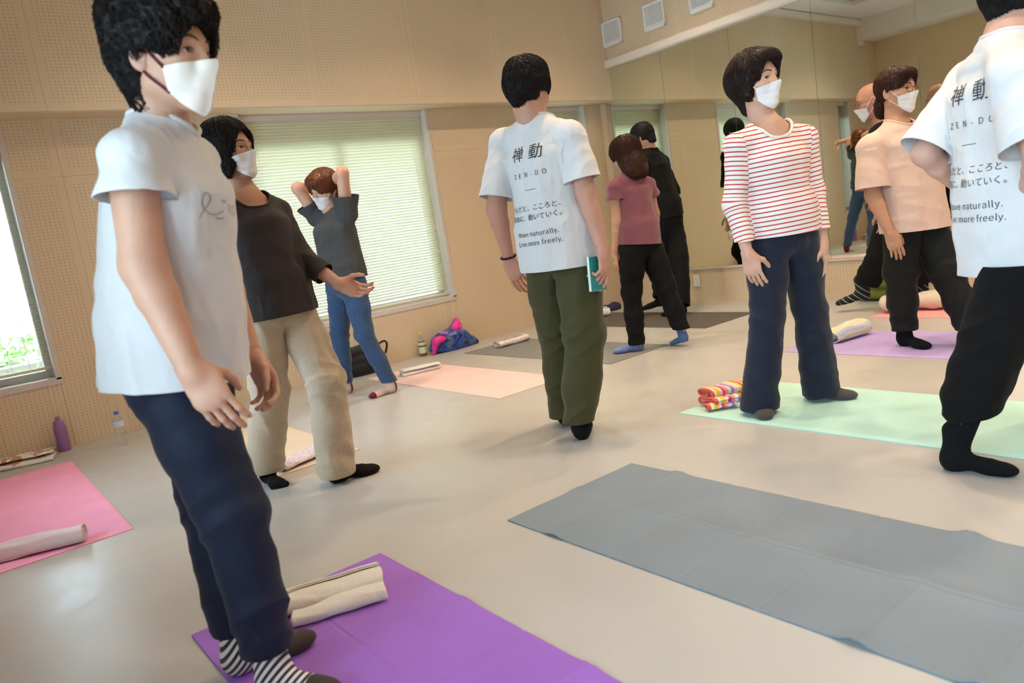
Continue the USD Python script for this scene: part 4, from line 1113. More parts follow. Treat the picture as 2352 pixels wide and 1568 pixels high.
c = np.array([5.36, 2.33, 0]);
top('cushion', lump(lambda P: smin(ell(P, c + (-.06, .10, .075), (.11, .12, .066)), ell(P, c + (.05, -.10, .07), (.10, .14, .060)), .05), c + (-.3, -.4, 0), c + (.3, .4, .2), .009, .018, 11, 2, .0075), terry('beige_fleece', (.68, .58, .48)), 'soft beige fleece bundle on the salmon mat behind the pink top', 'cushion', smooth=True)
c = np.array([5.85, 2.86, 0])
top('cushion', lump(lambda P: smin(ell(P, c + (0, .0, .045), (.10, .14, .045)), ell(P, c + (.02, -.02, .11), (.09, .12, .04)), .02), c + (-.3, -.4, 0), c + (.3, .4, .2), .009, .014, 14, 3, .001), plain('olive_cloth', (.13, .16, .02), .8), 'folded olive green cushion against the wall under the mirror', 'cushion', smooth=True)
c = np.array([5.42, 5.42, 0])
top('cloth', lump(lambda P: smin(ell(P, c + (-.02, .02, .02), (.16, .10, .03)), ell(P, c + (.06, -.03, .03), (.08, .06, .045)), .03), c + (-.3, -.3, 0), c + (.3, .3, .15), .009, .02, 16, 5, .001), plain('navy_cloth', (.02, .02, .07), .85), 'crumpled navy blue cloth in the far rear corner', 'cloth', smooth=True)
# black bag
c = np.array([2.62, 5.50, 0])


def f_black(P):
    d = ell(P, c + (0, 0, .07), (.19, .10, .095)); d = smin(d, ell(P, c + (-.01, 0, .17), (.16, .075, .075)), .06); d = smin(d, ell(P, c + (-.12, .0, .20), (.05, .05, .05)), .05)
    return d + .006 * np.sin(P[:, 2] * 95 + 2 * np.sin(P[:, 0] * 14))


bg = thing('bag', 'slumped black cloth bag on the floor behind the jeans', 'bag'); m_bk = cloth('black_bag_cloth', (.010, .010, .012), .8, .004, .0005, 25)
part(bg, 'bag_body', lump(f_black, c + (-.3, -.2, -.02), c + (.3, .2, .32), .008, .010, 16, 6, .001), m_bk, smooth=True)
part(bg, 'strap', tube(spline([c + (.10, -.06, .19), c + (.17, -.09, .24), c + (.22, -.06, .22), c + (.21, -.03, .13)], 14), .009, 6), m_bk, smooth=True)
# flowered bag
c = np.array([3.55, 5.55, 0]); m_flo = usdkit.material(stage, L + 'flowered_satin', {'g': ('geometry', {}), 'n': ('noise_texture', {'scale': 17.0, 'detail': 3.0, 'distortion': 1.2}), 'r': ('rgb_ramp', {'ramp': [(0, (.004, .005, .012)), (.40, (.006, .012, .05)), (.47, (.012, .05, .30)), (.57, (.02, .09, .42)), (.62, (.06, .10, .03)), (.68, (.20, .16, .30)), (.72, (.01, .02, .10))]}), 'p': ('principled_bsdf', {'roughness': .35})}, [('g.position', 'n.vector'), ('n.fac', 'r.fac'), ('r.color', 'p.base_color')], surface='p.BSDF')
m_mag = plain('magenta_lining', (.72, .03, .28), .55); m_lil = plain('lilac_lining', (.36, .22, .62), .5)


def f_bag(P):
    d = ell(P, c + (.0, 0, .05), (.245, .085, .07)); d = smin(d, ell(P, c + (-.02, 0, .11), (.19, .075, .075)), .05); d = smin(d, cone(P, c + (.02, 0, .10), c + (.075, .02, .245), .085, .022), .04); return smin(d, cone(P, c + (.10, 0, .05), c + (.25, -.01, .02), .05, .02), .03)


bg = thing('bag', 'blue and black flowered bag with magenta lining slumped against the wall', 'bag')
part(bg, 'bag_body', lump(f_bag, c + (-.35, -.2, -.02), c + (.35, .2, .36), .008, .012, 13, 8, .001), m_flo, smooth=True)
part(bg, 'lining_flap', lump(lambda P: smin(ell(P, c + (.045, -.035, .185), (.055, .03, .05)), cone(P, c + (.06, -.02, .20), c + (.082, .0, .262), .034, .018), .03), c + (-.3, -.2, 0), c + (.3, .2, .36), .006, .012, 24, 9), m_mag, smooth=True)
part(bg, 'lining_flap', lump(lambda P: smin(ell(P, c + (-.165, -.055, .125), (.065, .04, .028)), cone(P, c + (-.21, -.06, .11), c + (-.235, -.04, .02), .026, .014), .03), c + (-.4, -.2, 0), c + (.3, .2, .36), .006, .012, 24, 10), m_mag, smooth=True)
part(bg, 'ribbon', lump(lambda P: np.minimum(cone(P, c + (-.09, -.06, .165), c + (-.15, -.07, .185), .020, .012), cone(P, c + (.06, -.06, .20), c + (.085, -.05, .15), .012, .014)), c + (-.4, -.2, 0), c + (.3, .2, .36), .006, .004, 20, 11), m_lil, smooth=True)


def bottle(name, lab, loc, prof, m, parts=()):
    t = thing(name, lab, 'bottle', loc); part(t, 'bottle_body', lathe(prof, 32), m, smooth=40)
    for nm, me, mm in parts: part(t, nm, me, mm, smooth=40)
    return t


m_pur = plain('purple_bottle_paint', (.27, .12, .30), .45); m_clear = usdkit.material(stage, L + 'clear_plastic', {'t': ('transparent_bsdf', {'color': (.95, .97, .98)}), 'g': ('glossy_bsdf', {'roughness': .06}), 'm': ('mix_closure', {'fac': .10})}, [('t.BSDF', 'm.closure1'), ('g.BSDF', 'm.closure2')], surface='m.closure')
bottle('water_bottle', 'purple insulated bottle standing by the wall next to the folded print towel', (.470, 5.59, 0), [(0, .0005), (.036, .0005), (.037, .004), (.037, .155), (.036, .165), (.028, .180), (.0, .182)], m_pur,
       [('lid', lathe([(0, .178), (.031, .178), (.032, .182), (.031, .196), (.022, .206), (.012, .208), (.012, .222), (0, .223)], 28), m_pur), ('carry_loop', tube([(.014 * math.cos(a), 0, .214 + .016 * math.sin(a)) for a in np.linspace(0, math.pi, 9)], .004, 6), m_pur)])
ribs = []
for z in np.linspace(.012, .125, 46): ribs.append((.0305 + .0011 * math.sin(z * 420), z))
bottle('water_bottle', 'clear plastic water bottle with blue cap standing on the floor by the wall', (.755, 5.225, 0), [(0, .001), (.027, .001), (.030, .006)] + ribs + [(.031, .13), (.031, .165), (.026, .182), (.014, .198), (.0125, .208)], m_clear,
       [('cap', lathe([(0, .226), (.013, .226), (.0145, .224), (.0145, .207), (0, .207)], 20), plain('blue_cap', (.02, .13, .62), .4)), ('paper_label', lathe([(.0316, .128), (.0318, .128), (.0318, .166), (.0316, .166)], 28), plain('bottle_label', (.55, .62, .72), .5))])
m_tea = plain('tea', (.16, .055, .012), .15)
bottle('tea_bottle', 'tea bottle with yellow cap and green label beside the flowered bag', (3.262, 5.60, 0), [(0, .001), (.030, .001), (.033, .006), (.033, .14), (.030, .155), (.016, .185), (.013, .20)], m_clear,
       [('tea', lathe([(0, .003), (.030, .003), (.0315, .008), (.0315, .132), (0, .132)], 24), m_tea), ('cap', lathe([(0, .222), (.0138, .222), (.015, .220), (.015, .199), (0, .199)], 20), plain('yellow_cap', (.62, .62, .03), .45)),
        ('paper_label', lathe([(.0336, .030), (.0339, .030), (.0339, .125), (.0336, .125)], 28), plain('tea_label', (.66, .66, .42), .5)), ('label_band', lathe([(.0341, .085), (.0343, .085), (.0343, .100), (.0341, .100)], 28), plain('tea_label_band', (.02, .16, .05), .5))])


# ------------------------------------------------------------------ the people, posed joint by joint
def pose(dep, k, Fc, Fp, N, H, P, arms, knees, feet, bend=0.0, dh=0.0, dn=0.0, dp=0.0, hipw=.076, say=None, shw=.165, soles=None, hipz=.525):
    """Joints from their places in the view: pixels with a depth; feet as (heel, toe) on the ground."""
    J = {'bend': bend}
    J['N'] = at(*N, dep + dn); J['H'] = at(*H, dep + dh); J['P'] = at(*P, dep + dp); tall = J['H'][2] + .112 * k
    if hipz: J['P'][2] = hipz * tall
    for e, sg in (('L', -1), ('R', 1)):
        S0_ = J['N'] + Fc[0] * sg * shw * k - Fc[2] * .05 * k; a = arms[e]
        J['S' + e] = at(a[0][0], a[0][1], float(S0_ @ FWD) + (a[0][2] if len(a[0]) > 2 else 0)) if a[0] else S0_
        ds = float(J['S' + e] @ FWD); J['E' + e] = at(a[1][0], a[1][1], ds + a[1][2]); J['W' + e] = at(a[2][0], a[2][1], ds + a[2][2])
        J['Lh' + e] = J['P'] + Fp[0] * sg * hipw * k - Fp[2] * .02
        heel, toe = feet[e]; f = unit(toe - heel); J['La' + e] = heel + f * .045 + np.array([0, 0, 1]) * .085 * k + (soles[e] if soles and e in soles else 0)
        kn = knees[e]; m = (J['Lh' + e] + J['La' + e]) / 2; J['Lk' + e] = at(kn[0], kn[1], float(m @ FWD) + (kn[2] if len(kn) > 2 else 0))
        if len(kn) < 4: J['Lk' + e][2] = .29 * tall
    if say:
        n = lambda a, b: round(float(np.linalg.norm(J[a] - J[b])), 3)
        print(say, 'z', {q: round(float(J[q][2]), 2) for q in ('N', 'H', 'P', 'LkL', 'LkR')}, 'upper', n('SL', 'EL'), n('SR', 'ER'), 'fore', n('EL', 'WL'), n('ER', 'WR'), 'thigh', n('LhL', 'LkL'), n('LhR', 'LkR'), 'shank', n('LkL', 'LaL'), n('LkR', 'LaR'), 'trunk', n('P', 'N'), 'neck', n('N', 'H'))
    return J


dn = np.array([0, 0, -1.0])
m_black_hair = hair_m('black_hair', (.012, .010, .010))
blk = cloth('black_sock', (.006, .006, .007), .9, .001, .0005, 60, sheen=.02, spec=.12)
m_brown_hair = hair_m('brown_hair', (.035, .012, .008), .38)
blkt = cloth('black_trousers', (.0055, .0055, .006), .85, .004, .0005, 12, sheen=.02, spec=.12)
blks = cloth('black_tee', (.006, .006, .0065), .85, .004, .0004, 12, sheen=.02, spec=.12)
m_specs = plain('glasses_frame', (.10, .045, .035), .3, metal=.6)
SAY = globals().get('SAY', False)
FL = on_floor


def vol4(p):
    d = crown(p) - .014; d = smin(d, ell(p, (0, -.01, .105), (.078, .09, .05)), .03); d = smin(d, cone(p, (0, -.066, .02), (0, -.062, -.03), .046, .034), .02)
    s_ = np.c_[np.abs(p[:, 0]), p[:, 1:]]; face = ell(p, (0, .125, -.035), (.085, .095, .115)); ear = ell(s_, (.085, .015, -.045), (.045, .055, .060)); nk = ell(p, (0, -.04, -.155), (.1, .1, .07))
    return -smin(-d, smin(smin(face, ear, .01), nk, .01), .008)


def glasses(p):
    k = p.hk; gl = []
    for sx in (-1, 1):
        a = np.linspace(0, 2 * math.pi, 29)[:-1]; R_ = np.c_[sx * .033 + .0235 * np.cos(a), .098 - .25 * np.abs(.0235 * np.cos(a) * 1) * 0 - (np.abs(sx * .033 + .0235 * np.cos(a)) * .22), .004 + .0195 * np.sin(a)] * k
        gl.append(tube(p.from_head(R_), .0011, 6, closed=True)); gl.append(tube(p.from_head(spline([(sx * .056, .085, .010), (sx * .070, .05, .012), (sx * .082, -.008, .014)], 10) * k), .0011, 6))
    gl.append(tube(p.from_head(np.array([(-.010, .096, .008), (0, .098, .010), (.010, .096, .008)]) * k), .0010, 6))
    return gl


def glyphs(text, height, spacing=0.0, cjk=True, bold=0):
    """Flat lettering in the plane: polygons of the words, centred, HEIGHT metres per em."""
    from PIL import Image, ImageDraw, ImageFont
    from shapely import box as sbox, union_all, affinity
    name = 'Noto Sans CJK Regular.woff2'; ft = ImageFont.truetype(glob.glob('/opt/blender-*/*/datafiles/fonts/' + name)[0], 96); out, x = [], 0.0
    for ch in text:
        w = ft.getlength(ch)
        if ch != ' ':
            im = Image.new('L', (int(w) + 40, 150)); ImageDraw.Draw(im).text((20, 110), ch, 255, ft, anchor='ls', stroke_width=bold)
            on = np.pad(np.asarray(im) > 127, ((0, 0), (1, 1))).astype(np.int8); r, a = np.nonzero(np.diff(on, axis=1) == 1); b = np.nonzero(np.diff(on, axis=1) == -1)[1]
            if len(r):
                g = union_all(sbox(a, -r - 1, b, -r)).buffer(.6).buffer(-.6).simplify(.8); out.append(affinity.affine_transform(g, [1, 0, 0, 1, x - 20, 110]))
        x += w + spacing * 96
    k = height / 96; return [affinity.affine_transform(g, [k, 0, 0, k, -(x - spacing * 96) / 2 * k, 0]) for g in out]


def stamp(fig, rows, m, side=-1, centre=(0, 0), edge=.007, lift=.0022, name='print'):
    """Lays flat shapes (in the plane of the chest, reading as seen from outside) onto the shirt's back (-1) or front (1)."""
    from scipy.interpolate import LinearNDInterpolator
    J = fig.J; up = unit(J['N'] - J['P']); rt = unit(np.cross(fig.Fc[1], up)); ot = np.cross(up, rt) * side; sm = fig.shirt_mesh
    V, n = np.array(sm.vertices), vnormals(np.array(sm.vertices), sm.faces); q = V - J['N']; ok = (n @ ot > .12); x, z, y = q @ rt * -side, q @ up, q @ ot
    ok &= np.abs(x) < .24
    f = LinearNDInterpolator(np.c_[x[ok], z[ok]], y[ok]); tris = []
    for g in rows:
        for poly in getattr(g, 'geoms', [g]):
            try: v, fc = trimesh.creation.triangulate_polygon(poly, engine='earcut')
            except Exception: continue
            t = trimesh.Trimesh(np.c_[v, np.zeros(len(v))], fc, process=False); w, fc = trimesh.remesh.subdivide_to_size(t.vertices, t.faces, edge); tris.append(trimesh.Trimesh(w, fc, process=False))
    t = cat(*tris); P = np.array(t.vertices); P[:, 0] += centre[0]; P[:, 1] += centre[1]; d = f(P[:, 0], P[:, 1]); good = ~np.isnan(d); d = np.where(good, d, 0)
    X = J['N'] + P[:, :1] * rt * -side + P[:, 1:2] * up + (d + lift)[:, None] * ot; F = np.array(t.faces)[good[t.faces].all(1)]
    return part(fig.shirt_prim, name, trimesh.Trimesh(X, F, process=False), m, kind='stuff')


def line_shape(pts, w):
    from shapely import LineString
    return LineString(pts).buffer(w / 2, quad_segs=3)


def back_print():
    from shapely import affinity
    rows = []
    for txt, h, sp, z in (('\u7985\u52d5', .066, .38, 0), ('ZEN-DO', .026, .55, -.075), ('\u304b\u3089\u3060\u3068\u3001\u3053\u3053\u308d\u3068\u3001', .0275, 0, -.215), ('\u81ea\u7531\u306b\u3001\u52d5\u3044\u3066\u3044\u304f\u3002', .0275, 0, -.255), ('Move naturally.', .027, .04, -.325), ('Live more freely.', .027, .04, -.365)):
        rows += [affinity.translate(g, 0, z) for g in glyphs(txt, h, sp)]
    return rows + [line_shape([(-.025, -.13), (.025, -.13)], .0022)]


m_ink = plain('print_ink', (.05, .05, .052), .8)
WHITE_TEE = cloth('white_tee', (.63, .63, .635), .85, .004, .0004, 16)

# --- woman in the foreground, left: white T-shirt, navy trousers, striped socks
Fc, Fp, Fh = facing(2, 0, 0), facing(3), facing(-14, -4, 0)
feet = {'R': (FL(605, 1585, .0085), FL(790, 1605, .0085)), 'L': (FL(518, 1555, .0085), FL(729, 1470, .0085))}
J = pose(1.70, .97, Fc, Fp, (372, 305), (384, 138), (425, 905), {'R': ((300, 365), (330, 610, -.03), (437, 845, -.05)), 'L': (None, (500, 610, .06), (577, 815, .02))}, {'L': (505, 1225, .02), 'R': (545, 1225, -.0)}, feet, say='P1' if SAY else None, dh=-.05)
p = Figure('person in white T-shirt, navy trousers and striped socks, tall in the left foreground', J, Fh, Fc, Fp, .97, .98, .005, 1)
sk = skin_m('skin_one', (.54, .30, .205))
p.body(sk, {'R': dict(dir=dn + RGT * .45, back=-FWD + RGT * .25, curl=.42, thumb=(.9, .5)), 'L': dict(dir=dn + RGT * .35, back=FWD + RGT * .5, curl=.65, thumb=(.5, .5))}, arm_r=(.05, .044, .038, .028))
p.shirt(WHITE_TEE, [(-.16, .17, .17, .0), (.2, .168, .158, .0), (.45, .165, .145, .0), (.72, .165, .135, .01), (.88, .13, .10, -.005), (1.0, .068, .066, 0)], {'L': (0.053, .078, .36), 'R': (0.053, .078, .36)}, collar=.07, hem=(at(415, 868, 1.7), np.array([0, 0, 1.0]) + RGT * .10), folds=.011)
p.rib(WHITE_TEE, .006)
navy = cloth('navy_trousers', (.006, .011, .030), .7, .004, .0003, 14, sheen=.05)
p.trousers(navy, (.150, .122), {e: [(0, .090), (.5, .084), (1, .072), (1.6, .062), (2.02, .05)] for e in 'LR'}, folds=.012, cut={e: (J['La' + e] + np.array([0, 0, .03]), dn) for e in 'LR'})
sockm = striped('striped_sock', (.045, .035, .035), (.72, .71, .70), .021, .5, 'along', more=(None, .155, (.045, .033, .03)))
for e in 'LR': p.sock(sockm, *feet[e], e)
p.eyes(unit((.15, 1, .05)))
cream = cloth('cream_mask', (.78, .71, .63), .8, .0006, .0003, 40)
maroon = plain('maroon_strap', (.12, .004, .018), .6)
p.mask(cream, maroon, 'fold', top=-.012, low=-.124, strap_r=.0030, off=.005)


def vol1(p):
    d = crown(p) - .014; d = smin(d, ell(p, (0, -.03, .10), (.086, .095, .062)), .03); d = smin(d, ell(p, (0, .062, .092), (.07, .05, .034)), .03)
    d = smin(d, cone(p, (0, -.062, .0), (0, -.050, -.10), .056, .034), .03); d = smin(d, ell(np.c_[np.abs(p[:, 0]), p[:, 1:]], (.068, .02, .05), (.026, .05, .05)), .02)
    face = ell(p, (0, .124, -.036), (.088, .094, .114)); side = ell(np.c_[np.abs(p[:, 0]), p[:, 1:]], (.085, .018, -.055), (.05, .048, .068))
    return -smin(-smin(d, d, .001), smin(face, side, .01), .008)


p.hair(m_black_hair, vol1, lambda q: flow_down(q, .01, (0, .25, 0)), n=5200, length=.075, width=.0011, noise=.018, freq=36, lift=.017, res=.0032, curl=.7, stray=.011, seg=9)
from shapely import affinity as _af
stamp(p, [_af.translate(_af.scale(line_shape(spline(q, 24)[:, :2], .0042), .62, .62, origin=(0, 0)), -.035, -.052) for q in (
    [(-.125, -.215, 0), (-.10, -.185, 0), (-.075, -.15, 0), (-.09, -.13, 0), (-.11, -.16, 0), (-.085, -.20, 0), (-.05, -.205, 0), (-.015, -.19, 0)],
    [(-.05, -.216, 0), (-.03, -.219, 0), (-.012, -.216, 0)], [(-.02, -.155, 0), (0.0, -.16, 0), (.012, -.15, 0)],
    [(.03, -.165, 0), (.04, -.20, 0), (.05, -.17, 0), (.06, -.18, 0)], [(.075, -.18, 0), (.09, -.17, 0), (.10, -.19, 0), (.085, -.205, 0), (.073, -.19, 0), (.076, -.179, 0)])], plain('grey_ink', (.30, .28, .28), .8), side=1, name='lettering')

# --- woman in dark brown top and beige trousers
Fc, Fp, Fh = facing(-48, 0, 0), facing(-40), facing(-20, 7, 0)
dep = 3.2
feet = {'R': (FL(592, 1095, .0), FL(650, 1122, .0)), 'L': (FL(757, 1112, .0), FL(874, 1080, .0))}
feet['R'] = (feet['R'][1] - unit(feet['R'][1] - feet['R'][0]) * .205, feet['R'][1])
J = pose(dep, .98, Fc, Fp, (562, 450), (533, 354), (640, 735), {'R': ((505, 490), (530, 600, .05), (560, 700, .10)), 'L': ((638, 488), (692, 592, -.04), (778, 652, -.10))}, {'R': (622, 905, .0), 'L': (752, 890, -.03)}, feet, say='P2' if SAY else None)
p = Figure('person in dark brown long-sleeved top and beige trousers with black toe socks', J, Fh, Fc, Fp, .98, .98, .0058, 2)
sk = skin_m('skin_two', (.42, .21, .135))
p.body(sk, {'L': dict(dir=RGT * .9 + dn * .45 - FWD * .1, back=dn * .3 - RGT * .5 + FWD * .8, curl=.45, thumb=(.3, .3)), 'R': dict(dir=dn, back=-RGT, curl=.4)})
brown = cloth('dark_brown_jersey', (.022, .0165, .0165), .85, .004, .0004, 12, sheen=.06)
p.shirt(brown, [(-.1, .175, .145, .0), (.15, .17, .14, .0), (.45, .155, .125, .01), (.7, .152, .122, .018), (.88, .125, .09, .0), (1.0, .07, .066, 0)], {'L': (0.053, .050, 1.62), 'R': (0.053, .050, 1.62)}, collar=.088, collar_drop=.05, hem=(at(645, 724, dep), np.array([0, 0, 1.0]) - RGT * .03), folds=.010)
p.rib(brown, .005)
beige = cloth('beige_trousers', (.46, .36, .26), .9, .004, .0006, 16, sheen=.2, vary=.06, stretch=(.5, .5, 2.5))
p.trousers(beige, (.155, .12), {e: [(0, .086), (.5, .09), (1, .082), (1.5, .080), (2.05, .082)] for e in 'LR'}, folds=.011, cut={'L': (FL(780, 1090) + np.array([0, 0, .035]), dn), 'R': (FL(625, 1110) + np.array([0, 0, .06]), dn)})
for e in 'LR': p.sock(blk, *feet[e], e, toes=(e == 'R'))
p.eyes(unit((.1, 1, .05)))
p.mask(m_mask, m_strap)


def vol2(p):
    d = crown(p) - .017; d = smin(d, ell(p, (0, -.03, .09), (.085, .10, .07)), .03)
    c = ell(p, (0, -.026, -.03), (.098, .098, .125)); c = -smin(-c, p[:, 2] + .098 + .25 * (p[:, 1]), .012); d = smin(d, c, .02)
    face = ell(p, (-.006, .122, -.018), (.088, .112, .114)); neck = ell(p, (0, .03, -.12), (.075, .075, .09))
    return -smin(-d, smin(face, neck, .02), .008)


p.hair(m_black_hair, vol2, lambda q: flow_down(q, -.02, (0, -.1, 0)), n=2600, length=.12, width=.0013, noise=.007, freq=60, lift=.006)

# --- woman with raised arms by the blinds
Fc, Fp, Fh = facing(-118, 0, 0), facing(-128), facing(-128, -16, -6)
dep = 5.0
feet = {'L': (FL(912, 898, .0), FL(848, 916, .0)), }
f_ = unit(feet['L'][1] - feet['L'][0]); h_ = at(802, 850, 5.25) * (1, 1, 0); feet['R'] = (h_, h_ + f_ * .22)
J = pose(dep, .96, Fc, Fp, (762, 490), (745, 437), (795, 650), {'L': ((797, 490), (786, 398, -.04), (757, 430, .16)), 'R': ((728, 496), (684, 432, -.05), (722, 436, .16))}, {'L': (838, 775, -.05), 'R': (778, 755, .0)}, feet, say='P3' if SAY else None)
p = Figure('person with raised arms in grey T-shirt and blue jeans before the wide blind', J, Fh, Fc, Fp, .96, .98, .0068, 3)
sk3 = skin_m('skin_three', (.60, .34, .24))
p.body(sk3, {'L': dict(dir=-RGT * .6 + FWD * .6 + dn * .3, back=FWD - RGT * .2, curl=.4), 'R': dict(dir=RGT * .6 + FWD * .6 + dn * .3, back=FWD + RGT * .2, curl=.4)})
grey = cloth('grey_marl_tee', (.055, .057, .060), .9, .004, .0006, 12, sheen=.05, vary=.12)
p.shirt(grey, [(-.05, .165, .14, .0), (.2, .165, .135, .0), (.5, .165, .125, .005), (.75, .165, .12, .01), (.9, .12, .085, 0), (1.0, .07, .066, 0)], {'L': (0.065, .095, .45), 'R': (0.065, .095, .45)}, collar=.066, collar_drop=.02, hem=(at(792, 640, dep), np.array([0, 0, 1.0]) + RGT * .0), folds=.011)
denim = cloth('blue_denim', (.035, .075, .16), .85, .003, .0007, 22, vary=.25)
p.trousers(denim, (.145, .115), {e: [(0, .092), (.5, .078), (1, .063), (1.5, .058), (2.05, .05)] for e in 'LR'}, folds=.008, cut={e: (J['La' + e] + np.array([0, 0, -.0]), dn + FWD * .0) for e in 'LR'})
sock3 = striped('two_tone_sock', (.62, .45, .38), (.62, .45, .38), .021, .5, 'along', more=(.028, .195, (.17, .008, .02)))
for e in 'LR': p.sock(sock3, *feet[e], e)
p.eyes((0, 1, 0)); p.mask(m_mask, m_strap)
m_auburn = hair_m('auburn_hair', (.13, .032, .010), .35, .4)


def vol3(p):
    d = crown(p) - .019; d = smin(d, ell(p, (0, -.09, -.02), (.05, .035, .06)), .03); d = smin(d, ell(p, (0, .055, .085), (.07, .05, .03)), .03)
    face = ell(p, (0, .12, -.045), (.075, .09, .095)); sd = ell(p, (0, .02, -.11), (.11, .10, .085))
    return -smin(-d, smin(face, sd, .01), .008)


p.hair(m_auburn, vol3, lambda q: flow_down(q), n=1400, length=.09, width=.0016, noise=.006)

# --- man from behind in the middle, notebook in hand
Fc, Fp, Fh = facing(52, 0, 0), facing(62), facing(48, -4, 3)
dep = 3.3
feet = {'R': (FL(1338, 1013, .0), FL(1338, 984, .0)), 'L': (FL(1302, 980, .0), FL(1300, 957, .0))}
for e in 'LR': feet[e] = (feet[e][0], feet[e][0] + unit(facing(82)[1]) * .25)
J = pose(dep, 1.06, Fc, Fp, (1234, 290), (1215, 216), (1285, 600), {'L': ((1156, 328), (1140, 480, -.03), (1168, 592, .02)), 'R': ((1312, 312), (1345, 445, -.02), (1384, 574, -.06))}, {'L': (1287, 800, .03), 'R': (1345, 800, .0)}, feet, say='P4' if SAY else None, shw=.158)
p = Figure('person seen from behind in printed white T-shirt and olive trousers holding a teal notebook', J, Fh, Fc, Fp, 1.06, .98, .0058, 4)
sk4 = skin_m('skin_four', (.50, .255, .18))
p.body(sk4, {'L': dict(dir=dn + RGT * .25, back=-FWD * .8 - RGT * .5, curl=.35), 'R': dict(dir=dn * .9 - RGT * .05 - FWD * .1, back=RGT * .8 - FWD * .5, curl=[.35, .75, .95, 1.1], thumb=(.5, .4))}, neck=.056)
p.shirt(WHITE_TEE, [(-.10, .158, .135, .0), (.2, .155, .13, .0), (.5, .155, .122, .0), (.74, .158, .118, .0), (.9, .118, .088, 0), (1.0, .070, .068, 0)], {'L': (0.052, .078, .84), 'R': (0.052, .078, .76)}, collar=.068, hem=(at(1282, 615, dep), np.array([0, 0, 1.0])), folds=.012, fold_seed=2)
p.rib(WHITE_TEE, .006)
stamp(p, back_print(), m_ink, centre=(.0, -.135))
olive = cloth('olive_trousers', (.054, .050, .016), .75, .004, .0004, 10, sheen=.1)
p.trousers(olive, (.165, .125), {e: [(0, .082), (.5, .088), (1, .086), (1.5, .080), (2.1, .068)] for e in 'LR'}, folds=.013, cut={'L': (FL(1302, 980) + np.array([0, 0, .045]), dn), 'R': (FL(1338, 1013) + np.array([0, 0, .085]), dn)}, fold_f=.8)
for e in 'LR': p.sock(blk, *feet[e], e)
p.eyes((0, 1, 0))


p.hair(m_black_hair, vol4, lambda q: flow_down(q, 0, (0, -.1, 0)), n=2600, length=.05, width=.0013, noise=.010, freq=50, lift=.010)
w_ = J['WL']; ax = unit(J['WL'] - J['EL']); u = unit(np.cross(ax, FWD)); v_ = np.cross(ax, u); a_ = np.linspace(0, 2 * math.pi, 15)[:-1]
br = part(p.root, 'bracelet', tube(np.array([w_ - ax * .005 + .031 * (math.cos(t) * u + math.sin(t) * v_) for t in a_]), .0045, 8, closed=True), blk, smooth=True)
part(br, 'bead', cat(*[trimesh.creation.icosphere(1, .0062).apply_translation(w_ - ax * .005 + .033 * (math.cos(t) * u + math.sin(t) * v_)) for t in np.linspace(0, 6.28, 13)[:-1]]), plain('black_bead', (.01, .01, .01), .3), kind='stuff')
hw = J['WR'] + np.array([0, 0, -.115]); nb = thing('notebook', 'teal notebook with white page edges held at the thigh of the olive trousers', 'notebook')
tl = plain('teal_cover', (.02, .27, .27), .35); pg = plain('page_edges', (.78, .74, .68), .7)
c0 = at(1369, 628, float(J['WR'] @ FWD) + .012); ux = unit(RGT * .75 + FWD * .66); uz = np.array([0, 0, 1.0]); ux, uz = unit(ux + uz * -.06), unit(uz + ux * .06); un = np.cross(ux, uz)


def book(x0, x1, z0, z1, y0, y1, bev):
    b = box(x0, x1, y0, y1, z0, z1, bev); b.vertices = c0 + np.array(b.vertices) @ np.array([ux, un, uz]); return orient(b)


part(nb, 'page_block', book(-.047, .048, -.074, .074, -.007, .007, .003), pg); part(nb, 'cover', book(-.046, .05, -.073, .073, -.0085, -.0068, .0006), tl); part(nb, 'cover', book(-.046, .05, -.073, .073, .0068, .0085, .0006), tl)

# --- woman in mauve T-shirt, black trousers
Fc, Fp, Fh = facing(112, 0, 0), facing(120), facing(140, -18, 0)
dep = 5.2
feet = {'L': (FL(1480, 803, .006), FL(1421, 806, .006)), 'R': (FL(1578, 808, .0), FL(1560, 800, .0))}
feet['L'] = (feet['L'][0], feet['L'][0] + unit(facing(172)[1]) * .225); hr = FL(1582, 795) ; feet['R'] = (hr + np.array([0, 0, .035]), hr + unit(facing(125)[1]) * .17 + np.array([0, 0, .0]))
J = pose(dep, .93, Fc, Fp, (1445, 402), (1437, 358), (1472, 570), {'L': ((1412, 432), (1419, 510, .02), (1412, 585, .05)), 'R': ((1488, 425), (1502, 490, .12), (1505, 545, .2))}, {'L': (1453, 690, .03), 'R': (1532, 685, .0)}, feet, say='P5' if SAY else None)
p = Figure('person with shoulder-length brown hair in mauve T-shirt and black trousers, back turned', J, Fh, Fc, Fp, .93, .98, .0068, 5)
p.body(skin_m('skin_five', (.50, .27, .17)), {'L': dict(dir=dn, back=-RGT - FWD * .2, curl=.4), 'R': dict(dir=dn, back=RGT, curl=.4)})
mauve = cloth('mauve_jersey', (.19, .065, .085), .85, .004, .0004, 14, sheen=.25)
p.shirt(mauve, [(-.1, .16, .13, .0), (.15, .155, .125, .0), (.5, .145, .11, .0), (.74, .155, .11, .0), (.9, .12, .085, 0), (1.0, .07, .066, 0)], {'L': (0.052, .075, .32), 'R': (0.052, .075, .32)}, collar=.085, hem=(at(1465, 560, dep), np.array([0, 0, 1.0]) + RGT * .12), folds=.009)
p.trousers(blkt, (.16, .125), {e: [(0, .10), (.5, .092), (1, .075), (1.5, .068), (2.05, .06)] for e in 'LR'}, folds=.010, cut={'L': (J['LaL'] - np.array([0, 0, .03]), dn), 'R': (J['LaR'] + np.array([0, 0, .02]), dn)})
